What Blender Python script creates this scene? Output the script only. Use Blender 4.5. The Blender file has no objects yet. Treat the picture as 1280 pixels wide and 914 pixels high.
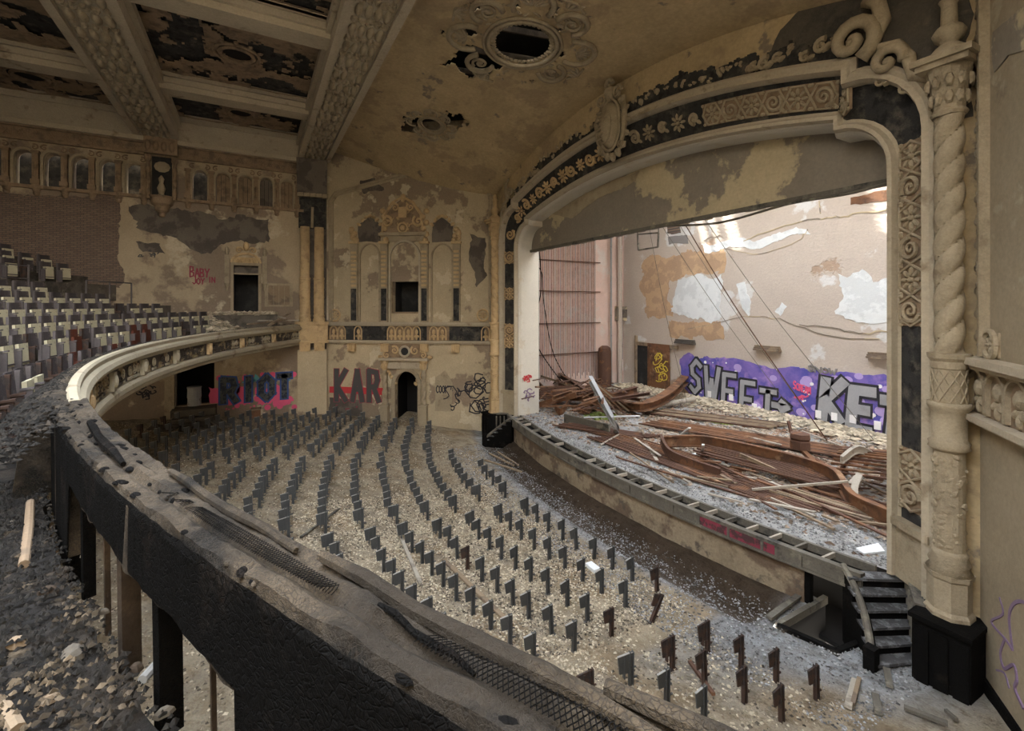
import bpy, math, random
from mathutils import Vector, noise
random.seed(7)
rnd = random.random
def ru(a, b): return a + (b - a) * rnd()
sc = bpy.context.scene
COL = sc.collection
EZ = 6.6                      # eye height above the floor in front of the stage; z below is relative to the eye
# ------------------------------------------------------------ camera
FPX, HOR = 580.0, 382.0
ANG = math.atan(323 / 580)
FW = (-math.cos(ANG), math.sin(ANG)); RT = (math.sin(ANG), math.cos(ANG))
cam = bpy.data.cameras.new('camera'); co = bpy.data.objects.new('camera', cam); COL.objects.link(co)
cam.sensor_width = 36; cam.lens = 36 * FPX / 1280; cam.shift_y = (HOR - 457) / 1280; cam.clip_start = .05; cam.clip_end = 300
co.location = (0, 0, EZ); co.rotation_euler = (math.pi / 2, 0, math.atan2(-FW[0], FW[1]))
sc.camera = co
# ------------------------------------------------------------ sky and sun
w = bpy.data.worlds.new('sky'); sc.world = w; w.use_nodes = True
wn = w.node_tree; bg = wn.nodes['Background']
tc = wn.nodes.new('ShaderNodeTexCoord'); sx = wn.nodes.new('ShaderNodeSeparateXYZ'); wn.links.new(tc.outputs['Generated'], sx.inputs[0])
rp = wn.nodes.new('ShaderNodeValToRGB'); wn.links.new(sx.outputs['Z'], rp.inputs[0])
rp.color_ramp.elements[0].position = 0.0; rp.color_ramp.elements[0].color = (1.0, .90, .76, 1)
rp.color_ramp.elements[1].position = .9; rp.color_ramp.elements[1].color = (.86, .92, 1.0, 1)
wn.links.new(rp.outputs[0], bg.inputs[0]); bg.inputs[1].default_value = 7.0
sun = bpy.data.lights.new('sun', 'SUN'); sun.energy = 15; sun.angle = .01; sun.color = (1, .95, .86)
so = bpy.data.objects.new('sun', sun); COL.objects.link(so); so.location = (10, 0, 30)
SUND = Vector((.82, .16, -.55)).normalized()
so.rotation_euler = SUND.to_track_quat('-Z', 'Y').to_euler()
sc.view_settings.view_transform = 'Standard'; sc.view_settings.look = 'None'; sc.view_settings.exposure = 1.12
sc.view_settings.gamma = 1; sc.view_settings.use_curve_mapping = False

# ------------------------------------------------------------ helpers
def ray(x):
    u = (x - 640) / FPX
    return FW[0] + u * RT[0], FW[1] + u * RT[1]
class Fr:                      # a vertical plane: s runs along it, z up, d out of it
    def __init__(self, o, d, n):
        l = math.hypot(*d); self.o = o; self.d = (d[0] / l, d[1] / l)
        l = math.hypot(*n); self.n = (n[0] / l, n[1] / l)
    def __call__(self, s, z, e=0):
        return (self.o[0] + self.d[0] * s + self.n[0] * e, self.o[1] + self.d[1] * s + self.n[1] * e, z)
    def px(self, x, y):        # measured on the photograph, returned in wall metres
        rx, ry = ray(x); dx, dy = self.d; ox, oy = self.o
        s = (oy * rx - ox * ry) / (dx * ry - dy * rx)
        X, Y = ox + dx * s, oy + dy * s
        dep = X * FW[0] + Y * FW[1]
        return s, (HOR - y) / FPX * dep
def prox(x, y, z):             # point of a horizontal plane at height z
    t = -z * FPX / (y - HOR); r = ray(x); return (t * r[0], t * r[1], z)
class M:
    def __init__(s): s.v = []; s.f = []
    def quad(s, a, b, c, d):
        n = len(s.v); s.v += [a, b, c, d]; s.f.append((n, n + 1, n + 2, n + 3))
    def hexa(s, p):            # 8 points: bottom ring 0-3, top ring 4-7
        n = len(s.v); s.v += p
        for q in ((3, 2, 1, 0), (4, 5, 6, 7), (0, 1, 5, 4), (1, 2, 6, 5), (2, 3, 7, 6), (3, 0, 4, 7)): s.f.append(tuple(n + i for i in q))
    def box(s, x0, x1, y0, y1, z0, z1):
        s.hexa([(x0, y0, z0), (x1, y0, z0), (x1, y1, z0), (x0, y1, z0), (x0, y0, z1), (x1, y0, z1), (x1, y1, z1), (x0, y1, z1)])
    def fbox(s, F, s0, s1, z0, z1, d0, d1):
        s.hexa([F(s0, z0, d0), F(s1, z0, d0), F(s1, z0, d1), F(s0, z0, d1), F(s0, z1, d0), F(s1, z1, d0), F(s1, z1, d1), F(s0, z1, d1)])
    def bar(s, a, b, w, h, up=(0, 0, 1)):   # a box from a to b
        a = Vector(a); b = Vector(b); d = (b - a).normalized(); u = Vector(up)
        if abs(d.dot(u)) > .98: u = Vector((1, 0, 0))
        r = d.cross(u).normalized() * w / 2; q = r.cross(d).normalized() * h / 2
        s.hexa([tuple(p) for p in (a - r - q, a + r - q, a + r + q, a - r + q, b - r - q, b + r - q, b + r + q, b - r + q)])
    def tube(s, pts, r, n=6, cap=True):
        pts = [Vector(p) for p in pts]; m = len(pts); base = len(s.v); prev = None
        for i, p in enumerate(pts):
            t = (pts[min(i + 1, m - 1)] - pts[max(i - 1, 0)])
            t = t.normalized() if t.length > 1e-9 else Vector((0, 0, 1))
            if prev is None:
                prev = t.orthogonal().normalized()
            prev = (prev - t * prev.dot(t)); prev = prev.normalized() if prev.length > 1e-6 else t.orthogonal().normalized()
            q = t.cross(prev); rr = r[i] if isinstance(r, (list, tuple)) else r
            for k in range(n):
                a = 2 * math.pi * k / n; s.v.append(tuple(p + (prev * math.cos(a) + q * math.sin(a)) * rr))
        for i in range(m - 1):
            for k in range(n):
                a = base + i * n + k; b = base + i * n + (k + 1) % n; s.f.append((a, b, b + n, a + n))
        if cap: s.f.append(tuple(base + k for k in range(n))[::-1]); s.f.append(tuple(base + (m - 1) * n + k for k in range(n)))
    def lathe(s, c, prof, n=20, fn=None, a0=0., a1=2 * math.pi):   # prof: (r, z)
        base = len(s.v); full = abs(a1 - a0 - 2 * math.pi) < 1e-6; nn = n if full else n + 1
        for (r, z) in prof:
            for k in range(nn):
                a = a0 + (a1 - a0) * k / n; rr = r * (fn(a, z) if fn else 1)
                s.v.append((c[0] + rr * math.cos(a), c[1] + rr * math.sin(a), c[2] + z))
        for i in range(len(prof) - 1):
            for k in range(n if full else n):
                a = base + i * nn + k; b = base + i * nn + (k + 1) % nn; s.f.append((a, b, b + nn, a + nn))
        if full: s.f.append(tuple(base + k for k in range(nn))[::-1]); s.f.append(tuple(base + (len(prof) - 1) * nn + k for k in range(nn)))
    def sweep(s, pts, prof, mp, closed=False):   # mouldings: pts (s,z), prof (offset, depth), mp(s,z,d)
        m = len(pts); base = len(s.v); k = len(prof)
        for i, (x, z) in enumerate(pts):
            def dr(a, b):
                dx, dz = b[0] - a[0], b[1] - a[1]; l = math.hypot(dx, dz) or 1; return dx / l, dz / l
            if closed: d1 = dr(pts[i - 1], pts[i]); d2 = dr(pts[i], pts[(i + 1) % m])
            else:
                d1 = dr(pts[i - 1], pts[i]) if i else dr(pts[0], pts[1]); d2 = dr(pts[i], pts[i + 1]) if i < m - 1 else d1
            nx, nz = -(d1[1] + d2[1]), d1[0] + d2[0]; l = nx * nx + nz * nz
            l = max(l, .6); nx, nz = nx * 2 / l, nz * 2 / l
            for (o, e) in prof: s.v.append(mp(x + nx * o, z + nz * o, e))
        for i in range(m if closed else m - 1):
            for j in range(k - 1):
                a = base + i * k + j; b = base + ((i + 1) % m) * k + j; s.f.append((a, b, b + 1, a + 1))
        if not closed: s.f.append(tuple(base + j for j in range(k))); s.f.append(tuple(base + (m - 1) * k + j for j in range(k))[::-1])
    def blob(s, mp, x, z, e, rx, rz, re, rot=0, n=7, m=3):   # half ellipsoid carved on a surface
        base = len(s.v); cr, sr = math.cos(rot), math.sin(rot)
        for j in range(m):
            q = math.pi / 2 * j / m
            for k in range(n):
                a = 2 * math.pi * k / n; u = rx * math.cos(a) * math.cos(q); v = rz * math.sin(a) * math.cos(q)
                s.v.append(mp(x + u * cr - v * sr, z + u * sr + v * cr, e + re * math.sin(q)))
        s.v.append(mp(x, z, e + re)); top = len(s.v) - 1
        for j in range(m - 1):
            for k in range(n):
                a = base + j * n + k; b = base + j * n + (k + 1) % n; s.f.append((a, b, b + n, a + n))
        for k in range(n): s.f.append((base + (m - 1) * n + k, base + (m - 1) * n + (k + 1) % n, top))
    def spiral(s, mp, x, z, e, R, turns=1.6, hand=1, a0=0, th=None, n=5):
        th = th or R * .16; st = int(14 * turns); pts = []; rr = []
        for i in range(st + 1):
            q = i / st; r = R * (1 - .85 * q) - th * .5; a = a0 + hand * 2 * math.pi * turns * q
            pts.append(mp(x + r * math.cos(a), z + r * math.sin(a), e + th * .3)); rr.append(th * (1 - .45 * q))
        s.tube(pts, rr, n)
    def rosette(s, mp, x, z, e, R, n=8):
        for k in range(n):
            a = 2 * math.pi * k / n; s.blob(mp, x + .6 * R * math.cos(a), z + .6 * R * math.sin(a), e, R * .38, R * .17, R * .22, a, 6, 2)
        s.blob(mp, x, z, e, R * .22, R * .22, R * .32, 0, 8, 2)
    def ring(s, mp, x, z, e, R, th, n=18, rz=None, k=5):
        rz = rz or R
        pts = [mp(x + R * math.cos(2 * math.pi * i / n), z + rz * math.sin(2 * math.pi * i / n), e) for i in range(n + 1)]
        s.tube(pts, th, k, False)
    def poly(s, F, pts, d0, d1):   # flat polygon with thickness on a wall
        n = len(s.v); m = len(pts)
        s.v += [F(a, b, d1) for a, b in pts] + [F(a, b, d0) for a, b in pts]
        s.f.append(tuple(range(n, n + m)))
        for i in range(m): j = (i + 1) % m; s.f.append((n + i, n + m + i, n + m + j, n + j))
    def build(s, name, mat, parent=None, smooth=False, local=False, mats=None, fi=None):
        me = bpy.data.meshes.new(name); off = Vector((0, 0, 0)); loc = Vector((0, 0, 0))
        if not local:
            q = parent
            while q: off += q.location; q = q.parent
            off -= Vector((0, 0, EZ))
            if parent is None and not s_struct[0]:
                xs = [p[0] for p in s.v]; ys = [p[1] for p in s.v]; zs = [p[2] for p in s.v]
                loc = Vector(((min(xs) + max(xs)) / 2, (min(ys) + max(ys)) / 2, min(zs) + EZ)); off += loc
        me.from_pydata([(a - off.x, b - off.y, c - off.z) for a, b, c in s.v], [], s.f)
        for mm in (mats or [mat]): me.materials.append(mm)
        if fi: me.polygons.foreach_set('material_index', fi)
        if smooth: me.polygons.foreach_set('use_smooth', [True] * len(me.polygons))
        me.update(); o = bpy.data.objects.new(name, me); o.location = loc; COL.objects.link(o); o.parent = parent
        return o
s_struct = [False]
def struct(m, name, mat, smooth=False, **k):
    s_struct[0] = True; o = m.build(name, mat, None, smooth, **k); s_struct[0] = False; o['kind'] = 'structure'; return o
def tag(o, label, cat, group=None):
    o['label'] = label; o['category'] = cat
    if group: o['group'] = group
    return o
def thing(name, label, cat, loc, group=None, rz=0):
    o = bpy.data.objects.new(name, None); o.empty_display_size = .2; COL.objects.link(o)
    o.location = (loc[0], loc[1], loc[2] + EZ); o.rotation_euler = (0, 0, rz); return tag(o, label, cat, group)
def dup(o, parent=None):
    c = o.copy(); COL.objects.link(c); c.parent = parent
    for ch in [x for x in KIDS.get(o.name, [])]: dup(ch, c)
    return c
KIDS = {}
ORD = ['first', 'second', 'third', 'fourth', 'fifth', 'sixth', 'seventh', 'eighth', 'ninth', 'tenth', 'eleventh', 'twelfth', 'thirteenth', 'fourteenth', 'fifteenth', 'sixteenth', 'seventeenth', 'eighteenth', 'nineteenth', 'twentieth']
ORD += ['twenty-' + q for q in ORD[:9]] + ['thirtieth'] + ['thirty-' + q for q in ORD[:9]] + ['fortieth'] + ['forty-' + q for q in ORD[:9]]

# ------------------------------------------------------------ materials
def mat(name, c1, c2=None, c3=None, sc1=1., sc2=2.3, t1=.5, t2=.62, w1=.03, rough=.9, bump=.3, fine=25, grime=.25, metal=0, island=0, spec=.3, bdist=.02):
    m = bpy.data.materials.new(name); m.use_nodes = True; nt = m.node_tree; N = nt.nodes; L = nt.links
    b = N['Principled BSDF']; b.inputs['Roughness'].default_value = rough; b.inputs['Metallic'].default_value = metal
    b.inputs['Specular IOR Level'].default_value = spec
    g = N.new('ShaderNodeTexCoord')
    def nz(scale, det=6, rg=.6):
        n = N.new('ShaderNodeTexNoise'); n.inputs['Scale'].default_value = scale; n.inputs['Detail'].default_value = det; n.inputs['Roughness'].default_value = rg
        L.new(g.outputs['Object'], n.inputs['Vector']); return n
    def mix(f, a, bb, mode='MIX'):
        x = N.new('ShaderNodeMix'); x.data_type = 'RGBA'; x.blend_type = mode
        for i, q in ((0, f), (6, a), (7, bb)):
            if isinstance(q, (tuple, list)): x.inputs[i].default_value = tuple(q) + (1,)
            elif isinstance(q, (int, float)): x.inputs[i].default_value = q
            else: L.new(q, x.inputs[i])
        return x.outputs[2]
    def thr(n, t, wd):
        r = N.new('ShaderNodeMapRange'); L.new(n.outputs[0], r.inputs[0]); r.inputs[1].default_value = t - wd; r.inputs[2].default_value = t + wd; return r.outputs[0]
    col = c1; bsrc = None
    if c2: n1 = nz(sc1, 9, .62); k1 = thr(n1, t1, w1); col = mix(k1, col, c2); bsrc = k1
    if c3: n2 = nz(sc2, 8, .6); k2 = thr(n2, t2, w1); col = mix(k2, col, c3)
    if grime:
        n3 = nz(.7 if fine < 60 else fine / 20, 4, .7); r3 = thr(n3, .5, .28); col = mix(1.0, col, mix(r3, (1 - grime,) * 3, (1, 1, 1)), 'MULTIPLY')
        n4 = nz(fine, 4, .7); r4 = thr(n4, .5, .3); col = mix(1.0, col, mix(r4, (1 - grime * .9,) * 3, (1.08, 1.07, 1.05)), 'MULTIPLY')
    if island:
        gi = N.new('ShaderNodeNewGeometry'); mr = N.new('ShaderNodeMapRange'); L.new(gi.outputs['Random Per Island'], mr.inputs[0])
        mr.inputs[3].default_value = 1 - island; mr.inputs[4].default_value = 1 + island * .5
        cb = N.new('ShaderNodeCombineColor')
        for i in range(3): L.new(mr.outputs[0], cb.inputs[i])
        col = mix(1.0, col, cb.outputs[0], 'MULTIPLY')
    if isinstance(col, tuple): b.inputs['Base Color'].default_value = col + (1,)
    else: L.new(col, b.inputs['Base Color'])
    if bump:
        nf = nz(fine, 5, .7); h = nf.outputs[0]
        if bsrc:
            ad = N.new('ShaderNodeMath'); ad.operation = 'MULTIPLY_ADD'; L.new(bsrc, ad.inputs[0]); ad.inputs[1].default_value = -1.0; L.new(h, ad.inputs[2]); h = ad.outputs[0]
        bp = N.new('ShaderNodeBump'); bp.inputs['Strength'].default_value = bump; bp.inputs['Distance'].default_value = bdist
        L.new(h, bp.inputs['Height']); L.new(bp.outputs[0], b.inputs['Normal'])
    return m
def flat(name, c, rough=.7, grime=0.12, fine=20, bump=.1, **k): return mat(name, c, rough=rough, grime=grime, bump=bump, fine=fine, **k)
X = {}
X['side'] = mat('gallery_plaster', (.50, .41, .29), (.30, .24, .185), (.60, .52, .39), .33, .55, .50, .60, .02, fine=14)
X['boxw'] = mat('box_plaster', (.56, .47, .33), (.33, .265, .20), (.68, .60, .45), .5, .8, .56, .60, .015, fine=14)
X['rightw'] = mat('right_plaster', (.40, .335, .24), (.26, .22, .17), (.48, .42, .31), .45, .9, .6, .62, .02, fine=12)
X['ceil'] = mat('ceiling_plaster', (.62, .49, .30), (.50, .39, .25), (.31, .26, .20), .45, 1.1, .54, .64, .02, fine=9, grime=.32)
X['head'] = mat('header_plaster', (.58, .49, .33), (.30, .265, .22), (.62, .54, .37), .42, .7, .47, .66, .012, fine=10)
X['orn'] = mat('carved_plaster', (.49, .415, .30), (.33, .27, .19), None, 2.6, 5, .62, .62, .10, fine=26, grime=.35, bump=.6)
X['ornw'] = mat('pale_moulding', (.53, .465, .36), (.33, .275, .20), None, 1.6, 1, .64, .6, .05, fine=16, grime=.25)
X['ornt'] = mat('warm_terracotta_plaster', (.70, .52, .30), (.46, .33, .20), None, 3, 5, .62, .63, .10, fine=26, grime=.3, bump=.6)
X['ornd'] = mat('dusty_brown_carving_and_shade', (.38, .28, .19), (.24, .18, .13), None, 3, 1, .55, .6, .06, fine=24, grime=.35)  # brown carving; also darkens grounds behind relief to paint in recess shade
X['void'] = mat('dark_void', (.035, .036, .038), (.07, .07, .07), None, 1.5, 1, .6, .6, .1, grime=.3)
X['lath'] = mat('dark_lath', (.065, .066, .068), (.17, .155, .135), (.03, .03, .033), 2.6, 4.5, .57, .58, .07, fine=45, grime=.55)
X['black'] = flat('unlit_black', (.008, .008, .009))
X['stone'] = mat('grey_brown_block', (.19, .165, .14), (.12, .105, .095), None, 1.2, grime=.3)
X['stage_pl'] = mat('painted_stage_plaster', (.55, .485, .43), (.44, .33, .25), (.68, .68, .68), .28, .36, .62, .60, .012, fine=9, grime=.12, bdist=.05, bump=.5)
X['pink'] = mat('pink_stage_plaster', (.74, .56, .50), (.72, .65, .61), (.50, .42, .38), .6, 1.2, .58, .68, .05, grime=.2)
X['paintw'] = mat('peeling_pale_blue_paint', (.74, .78, .81), (.64, .68, .71), None, 1.2, grime=.08, bump=.3)
X['paintb'] = mat('exposed_ochre_render', (.66, .46, .29), (.52, .36, .24), None, 1.4, grime=.25)
X['jambw'] = mat('white_jamb', (.66, .63, .56), (.62, .56, .46), (.42, .42, .40), .8, 1.1, .6, .72, .02, grime=.15)
X['deck'] = mat('ash_covered_boards', (.42, .42, .42), (.16, .155, .15), (.62, .61, .59), 1.6, 4.5, .58, .6, .06, fine=30, grime=.45, bump=.6)
X['char'] = mat('charred_wood', (.010, .0095, .0095), (.035, .028, .024), None, 3, 1, .62, .6, .06, fine=30, rough=.85, grime=.5, bump=.8, spec=.08)
X['chartop'] = mat('charred_rail_top', (.055, .044, .033), (.15, .118, .083), (.014, .013, .012), 1.6, 3.1, .52, .57, .06, fine=35, grime=.5, bump=1.0, bdist=.015)
X['pit'] = mat('burnt_brown_dirt', (.085, .062, .045), (.16, .115, .08), None, 2, 1, .6, .6, .1, fine=20, grime=.5, bump=.8)
X['apron'] = mat('apron_plaster', (.42, .34, .24), (.22, .16, .115), (.15, .125, .1), .8, 1.4, .5, .60, .03, fine=14, grime=.4)
X['coping'] = mat('soot_grey_board', (.19, .175, .15), (.07, .07, .068), (.30, .28, .23), 1.8, 2.5, .6, .62, .05, grime=.4)
X['red'] = mat('faded_red_paint', (.28, .05, .085), (.10, .05, .055), None, 2.5, t1=.55)
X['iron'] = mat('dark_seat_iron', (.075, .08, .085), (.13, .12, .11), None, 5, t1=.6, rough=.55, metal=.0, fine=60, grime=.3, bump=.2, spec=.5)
X['irontop'] = flat('pale_iron_edge', (.34, .34, .33), .5)  # paler grey iron for the top edge of a stand
X['rustseat'] = mat('rusty_seat_iron', (.085, .052, .04), (.05, .04, .038), None, 6, rough=.8)
X['cream'] = mat('dusty_cream_seat_bottom', (.70, .66, .47), (.48, .44, .32), None, 4, t1=.6, grime=.25, fine=40)
X['veneer'] = mat('soot_dark_seat_back', (.075, .065, .07), (.14, .12, .11), None, 4, t1=.6, rough=.5, grime=.3)
X['redv'] = mat('red_brown_seat_back', (.13, .04, .025), (.07, .03, .025), None, 3, t1=.6, rough=.45)
X['std'] = mat('violet_grey_standard', (.13, .115, .12), (.22, .19, .17), None, 4, t1=.6, rough=.6)
X['conc'] = mat('balcony_concrete', (.17, .15, .125), (.09, .08, .07), (.30, .27, .22), 1.5, 2.2, .55, .66, .06, grime=.4)
X['balc'] = mat('balcony_front_plaster', (.43, .385, .29), (.26, .215, .155), None, 1.4, 1, .63, .6, .04, fine=14, grime=.22)
X['balcd'] = mat('stained_balcony_panel', (.40, .32, .20), (.09, .075, .065), (.60, .48, .28), 2.6, 1.9, .46, .66, .03, fine=20, grime=.35, bump=.6)
X['rust'] = mat('rusted_steel', (.235, .115, .06), (.11, .062, .043), (.40, .25, .15), 1.5, 2.5, .55, .64, .08, rough=.8, fine=30, grime=.3)
X['rust2'] = mat('dark_rusted_steel', (.13, .07, .05), (.22, .11, .06), None, 2.0, 1, .58, rough=.8, fine=30, grime=.3)
X['wood'] = mat('weathered_wood', (.34, .26, .18), (.22, .17, .13), None, 2, 1, .55, grime=.3, fine=30)
X['woodp'] = mat('pale_grey_wood', (.46, .42, .36), (.30, .27, .23), None, 2.4, 1, .6, grime=.25)
X['steel'] = mat('grey_steel', (.36, .37, .38), (.22, .20, .19), None, 2.5, 1, .6, rough=.5, grime=.25)
X['moss'] = mat('green_moss', (.20, .30, .05), (.34, .40, .12), None, 6, grime=.4, fine=60)
X['sheet'] = mat('white_board', (.78, .82, .86), (.62, .64, .66), None, 2, t1=.62, grime=.1)
X['litter'] = mat('pale_plaster_crumbs', (.58, .51, .39), (.42, .34, .24), None, 2.5, 1, .6, .6, .1, island=.55, grime=.2, fine=40, bump=0)
X['litterk'] = mat('charred_crumbs', (.022, .02, .018), (.055, .044, .034), None, 3.5, 1, .62, .6, .1, island=.8, grime=.2, fine=40, bump=0)
X['litterd'] = mat('sooty_crumbs', (.20, .17, .135), (.33, .28, .22), None, 3.5, 1, .6, .6, .1, island=.8, grime=.2, fine=40, bump=0)
X['litterg'] = mat('grey_stage_debris', (.42, .35, .28), (.24, .13, .08), None, 1.5, 1, .55, .6, .1, island=.7, grime=.2, fine=40, bump=0)
X['dark_ground'] = mat('sooty_ground', (.02, .018, .017), (.055, .045, .036), (.17, .13, .085), 2.2, 4, .56, .64, .06, fine=30, grime=.4, bump=.8)
X['purple'] = mat('purple_blue_spray_paint', (.22, .16, .52), (.10, .10, .42), (.40, .26, .62), .9, 1.5, .5, .62, .08, grime=.15, bump=.1)
X['lav'] = flat('lavender_spray_paint', (.46, .36, .72)); X['white'] = flat('white_spray_paint', (.88, .88, .92))
X['silver'] = mat('silver_grey_spray_paint', (.38, .39, .42), (.30, .31, .33), None, 1.6, 1, .6, .6, .1, grime=.15, bump=.1)
X['ink'] = flat('black_spray_paint', (.03, .03, .04)); X['inkred'] = flat('red_spray_paint', (.52, .05, .06)); X['inkpink'] = flat('pink_spray_paint', (.75, .12, .25))
X['inkblue'] = flat('blue_spray_paint', (.05, .10, .30)); X['inkdb'] = mat('dark_blue_hatched_paint', (.04, .05, .08), (.11, .12, .12), None, 8, grime=.3)
X['inkmag'] = flat('dark_red_spray_paint', (.28, .05, .08)); X['inkcoal'] = flat('charcoal_spray_paint', (.075, .075, .08)); X['inkpur'] = flat('faded_violet_spray_paint', (.24, .17, .28)); X['inkgrey'] = flat('grey_spray_paint', (.25, .24, .24))
X['teal'] = flat('teal_spray_paint', (.12, .38, .48)); X['yel'] = flat('yellow_fleck', (.7, .55, .08))
X['pinkrod'] = mat('rusty_pink_rod', (.42, .27, .23), (.26, .17, .14), None, 3)
X['tread'] = mat('ash_dusted_tread', (.10, .10, .105), (.27, .28, .30), None, 5, 1, .55, .6, .06, grime=.4, bump=.8)
X['litterb'] = mat('burnt_crumbs_sunlit_brown', (.16, .125, .085), (.07, .056, .043), None, 2.5, 1, .55, .6, .1, island=.8, grime=.2, fine=40, bump=0)
X['ash'] = mat('pale_ash_flakes', (.38, .39, .41), (.14, .13, .125), None, 2.5, 1, .55, .6, .1, island=.7, grime=.2, fine=40, bump=0)
X['dark_pl'] = mat('dark_grey_plaster', (.115, .105, .09), (.065, .062, .06), (.17, .15, .12), 1.5, 3, .55, .62, .06, grime=.35)
def alligator(m, sc_, dist, dark):
    nt = m.node_tree; N = nt.nodes; L = nt.links; b = N['Principled BSDF']; g = N.new('ShaderNodeTexCoord'); v = N.new('ShaderNodeTexVoronoi'); v.feature = 'DISTANCE_TO_EDGE'; v.inputs['Scale'].default_value = sc_
    nn = N.new('ShaderNodeTexNoise'); nn.inputs['Scale'].default_value = 6; mx = N.new('ShaderNodeMix'); mx.data_type = 'VECTOR'; mx.inputs[0].default_value = .12
    L.new(g.outputs['Object'], nn.inputs['Vector']); L.new(g.outputs['Object'], mx.inputs[4]); L.new(nn.outputs['Color'], mx.inputs[5]); L.new(mx.outputs[1], v.inputs['Vector'])
    r = N.new('ShaderNodeMapRange'); r.inputs[2].default_value = .12; L.new(v.outputs['Distance'], r.inputs[0])
    bp = N.new('ShaderNodeBump'); bp.inputs['Distance'].default_value = dist; bp.inputs['Strength'].default_value = 1; L.new(r.outputs[0], bp.inputs['Height'])
    old = b.inputs['Normal'].links[0].from_socket; L.new(old, bp.inputs['Normal']); L.new(bp.outputs[0], b.inputs['Normal'])
    x = N.new('ShaderNodeMix'); x.data_type = 'RGBA'; x.inputs[6].default_value = dark; L.new(b.inputs['Base Color'].links[0].from_socket, x.inputs[7]); L.new(r.outputs[0], x.inputs[0]); L.new(x.outputs[2], b.inputs['Base Color'])
alligator(X['chartop'], 75, .0012, (.04, .033, .026, 1)); alligator(X['char'], 38, .004, (.006, .006, .006, 1))
# brick patch
def brick_mat():
    m = mat('bare_brown_brick', (.2, .15, .12), grime=.3); nt = m.node_tree; N = nt.nodes; L = nt.links; b = N['Principled BSDF']
    g = N.new('ShaderNodeTexCoord'); s = N.new('ShaderNodeSeparateXYZ'); c = N.new('ShaderNodeCombineXYZ'); t = N.new('ShaderNodeTexBrick')
    L.new(g.outputs['Object'], s.inputs[0]); L.new(s.outputs['Y'], c.inputs['X']); L.new(s.outputs['Z'], c.inputs['Y']); L.new(c.outputs[0], t.inputs['Vector'])
    t.inputs['Scale'].default_value = 1; t.inputs['Brick Width'].default_value = .22; t.inputs['Row Height'].default_value = .08; t.inputs['Mortar Size'].default_value = .012
    t.inputs['Color1'].default_value = (.17, .12, .095, 1); t.inputs['Color2'].default_value = (.23, .165, .125, 1); t.inputs['Mortar'].default_value = (.10, .085, .075, 1)
    L.new(t.outputs[0], b.inputs['Base Color']); return m
X['brick'] = brick_mat()

# ------------------------------------------------------------ frames of the walls
XC = -12.26
SPL = (.58, .815)
LB = Fr((-21.3, 11.2), (-SPL[0], -SPL[1]), (SPL[1], -SPL[0]))     # splayed box wall, s from proscenium outwards
RB = Fr((-3.22, 11.2), (SPL[0], -SPL[1]), (-SPL[1], -SPL[0]))
SW = Fr((-26.85, 0), (0, 1), (1, 0))                              # far side wall, s = Y
PW = Fr((0, 11), (1, 0), (0, -1))                                 # proscenium wall, s = X
BW = Fr((0, 23), (1, 0), (0, -1))                                 # stage back wall
SS = Fr((-25, 0), (0, 1), (1, 0))                                 # stage side wall
LBL = 9.54
def yrail(x): return -2.5 + .0235 * (x + 12.57) ** 2
def floorz(x, y):
    r = math.hypot(x + 12.57, y - 14); return -6.6 + .1 * max(0, r - 9.5)
def yedge(x): return 10.05 + .014 * (x + 11.8) ** 2
SZ = -5.45

def wall(m, F, s0, s1, z0, z1, holes, th=.4):
    cs = sorted({s0, s1, *[h[0] for h in holes], *[h[1] for h in holes]}); cs = [c for c in cs if s0 <= c <= s1]
    for a, b in zip(cs[:-1], cs[1:]):
        hs = sorted([h for h in holes if h[0] <= a + 1e-6 and h[1] >= b - 1e-6], key=lambda h: h[2]); z = z0
        for h in hs:
            if h[2] > z: m.fbox(F, a, b, z, h[2], -th, 0)
            z = h[3]
        if z < z1: m.fbox(F, a, b, z, z1, -th, 0)
def recess(F, h, dep, mt, parent, name='recess', th=.4):
    m = M(); a, b, c, d = h[:4]; e = .02
    m.fbox(F, a - .1, b + .1, c - .1, d + .1, -th - dep - .05, -th - dep)
    m.fbox(F, a - .1, a, c - .1, d + .1, -th - dep, -th); m.fbox(F, b, b + .1, c - .1, d + .1, -th - dep, -th)
    m.fbox(F, a, b, c - .1, c, -th - dep, -th); m.fbox(F, a, b, d, d + .1, -th - dep, -th)
    return m.build(name, mt, parent)
def archfill(m, F, s0, s1, zs, zt, zr, d0, d1, n=12, sharp=1.):
    c = (s0 + s1) / 2; h = (s1 - s0) / 2
    def za(s): q = min(1, abs(s - c) / h); return zs + (zt - zs) * max(0, (1 - q ** (2 / sharp))) ** .5
    for i in range(n):
        a = c - h * math.cos(math.pi * i / n); b = c - h * math.cos(math.pi * (i + 1) / n)
        m.hexa([F(a, za(a), d0), F(b, za(b), d0), F(b, za(b), d1), F(a, za(a), d1), F(a, zr, d0), F(b, zr, d0), F(b, zr, d1), F(a, zr, d1)])
def archpts(s0, s1, z0, zs, zt, n=12):
    c = (s0 + s1) / 2; h = (s1 - s0) / 2
    return [(s1, z0)] + [(c + h * math.cos(math.pi * i / n), zs + (zt - zs) * math.sin(math.pi * i / n)) for i in range(n + 1)] + [(s0, z0)]
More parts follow.
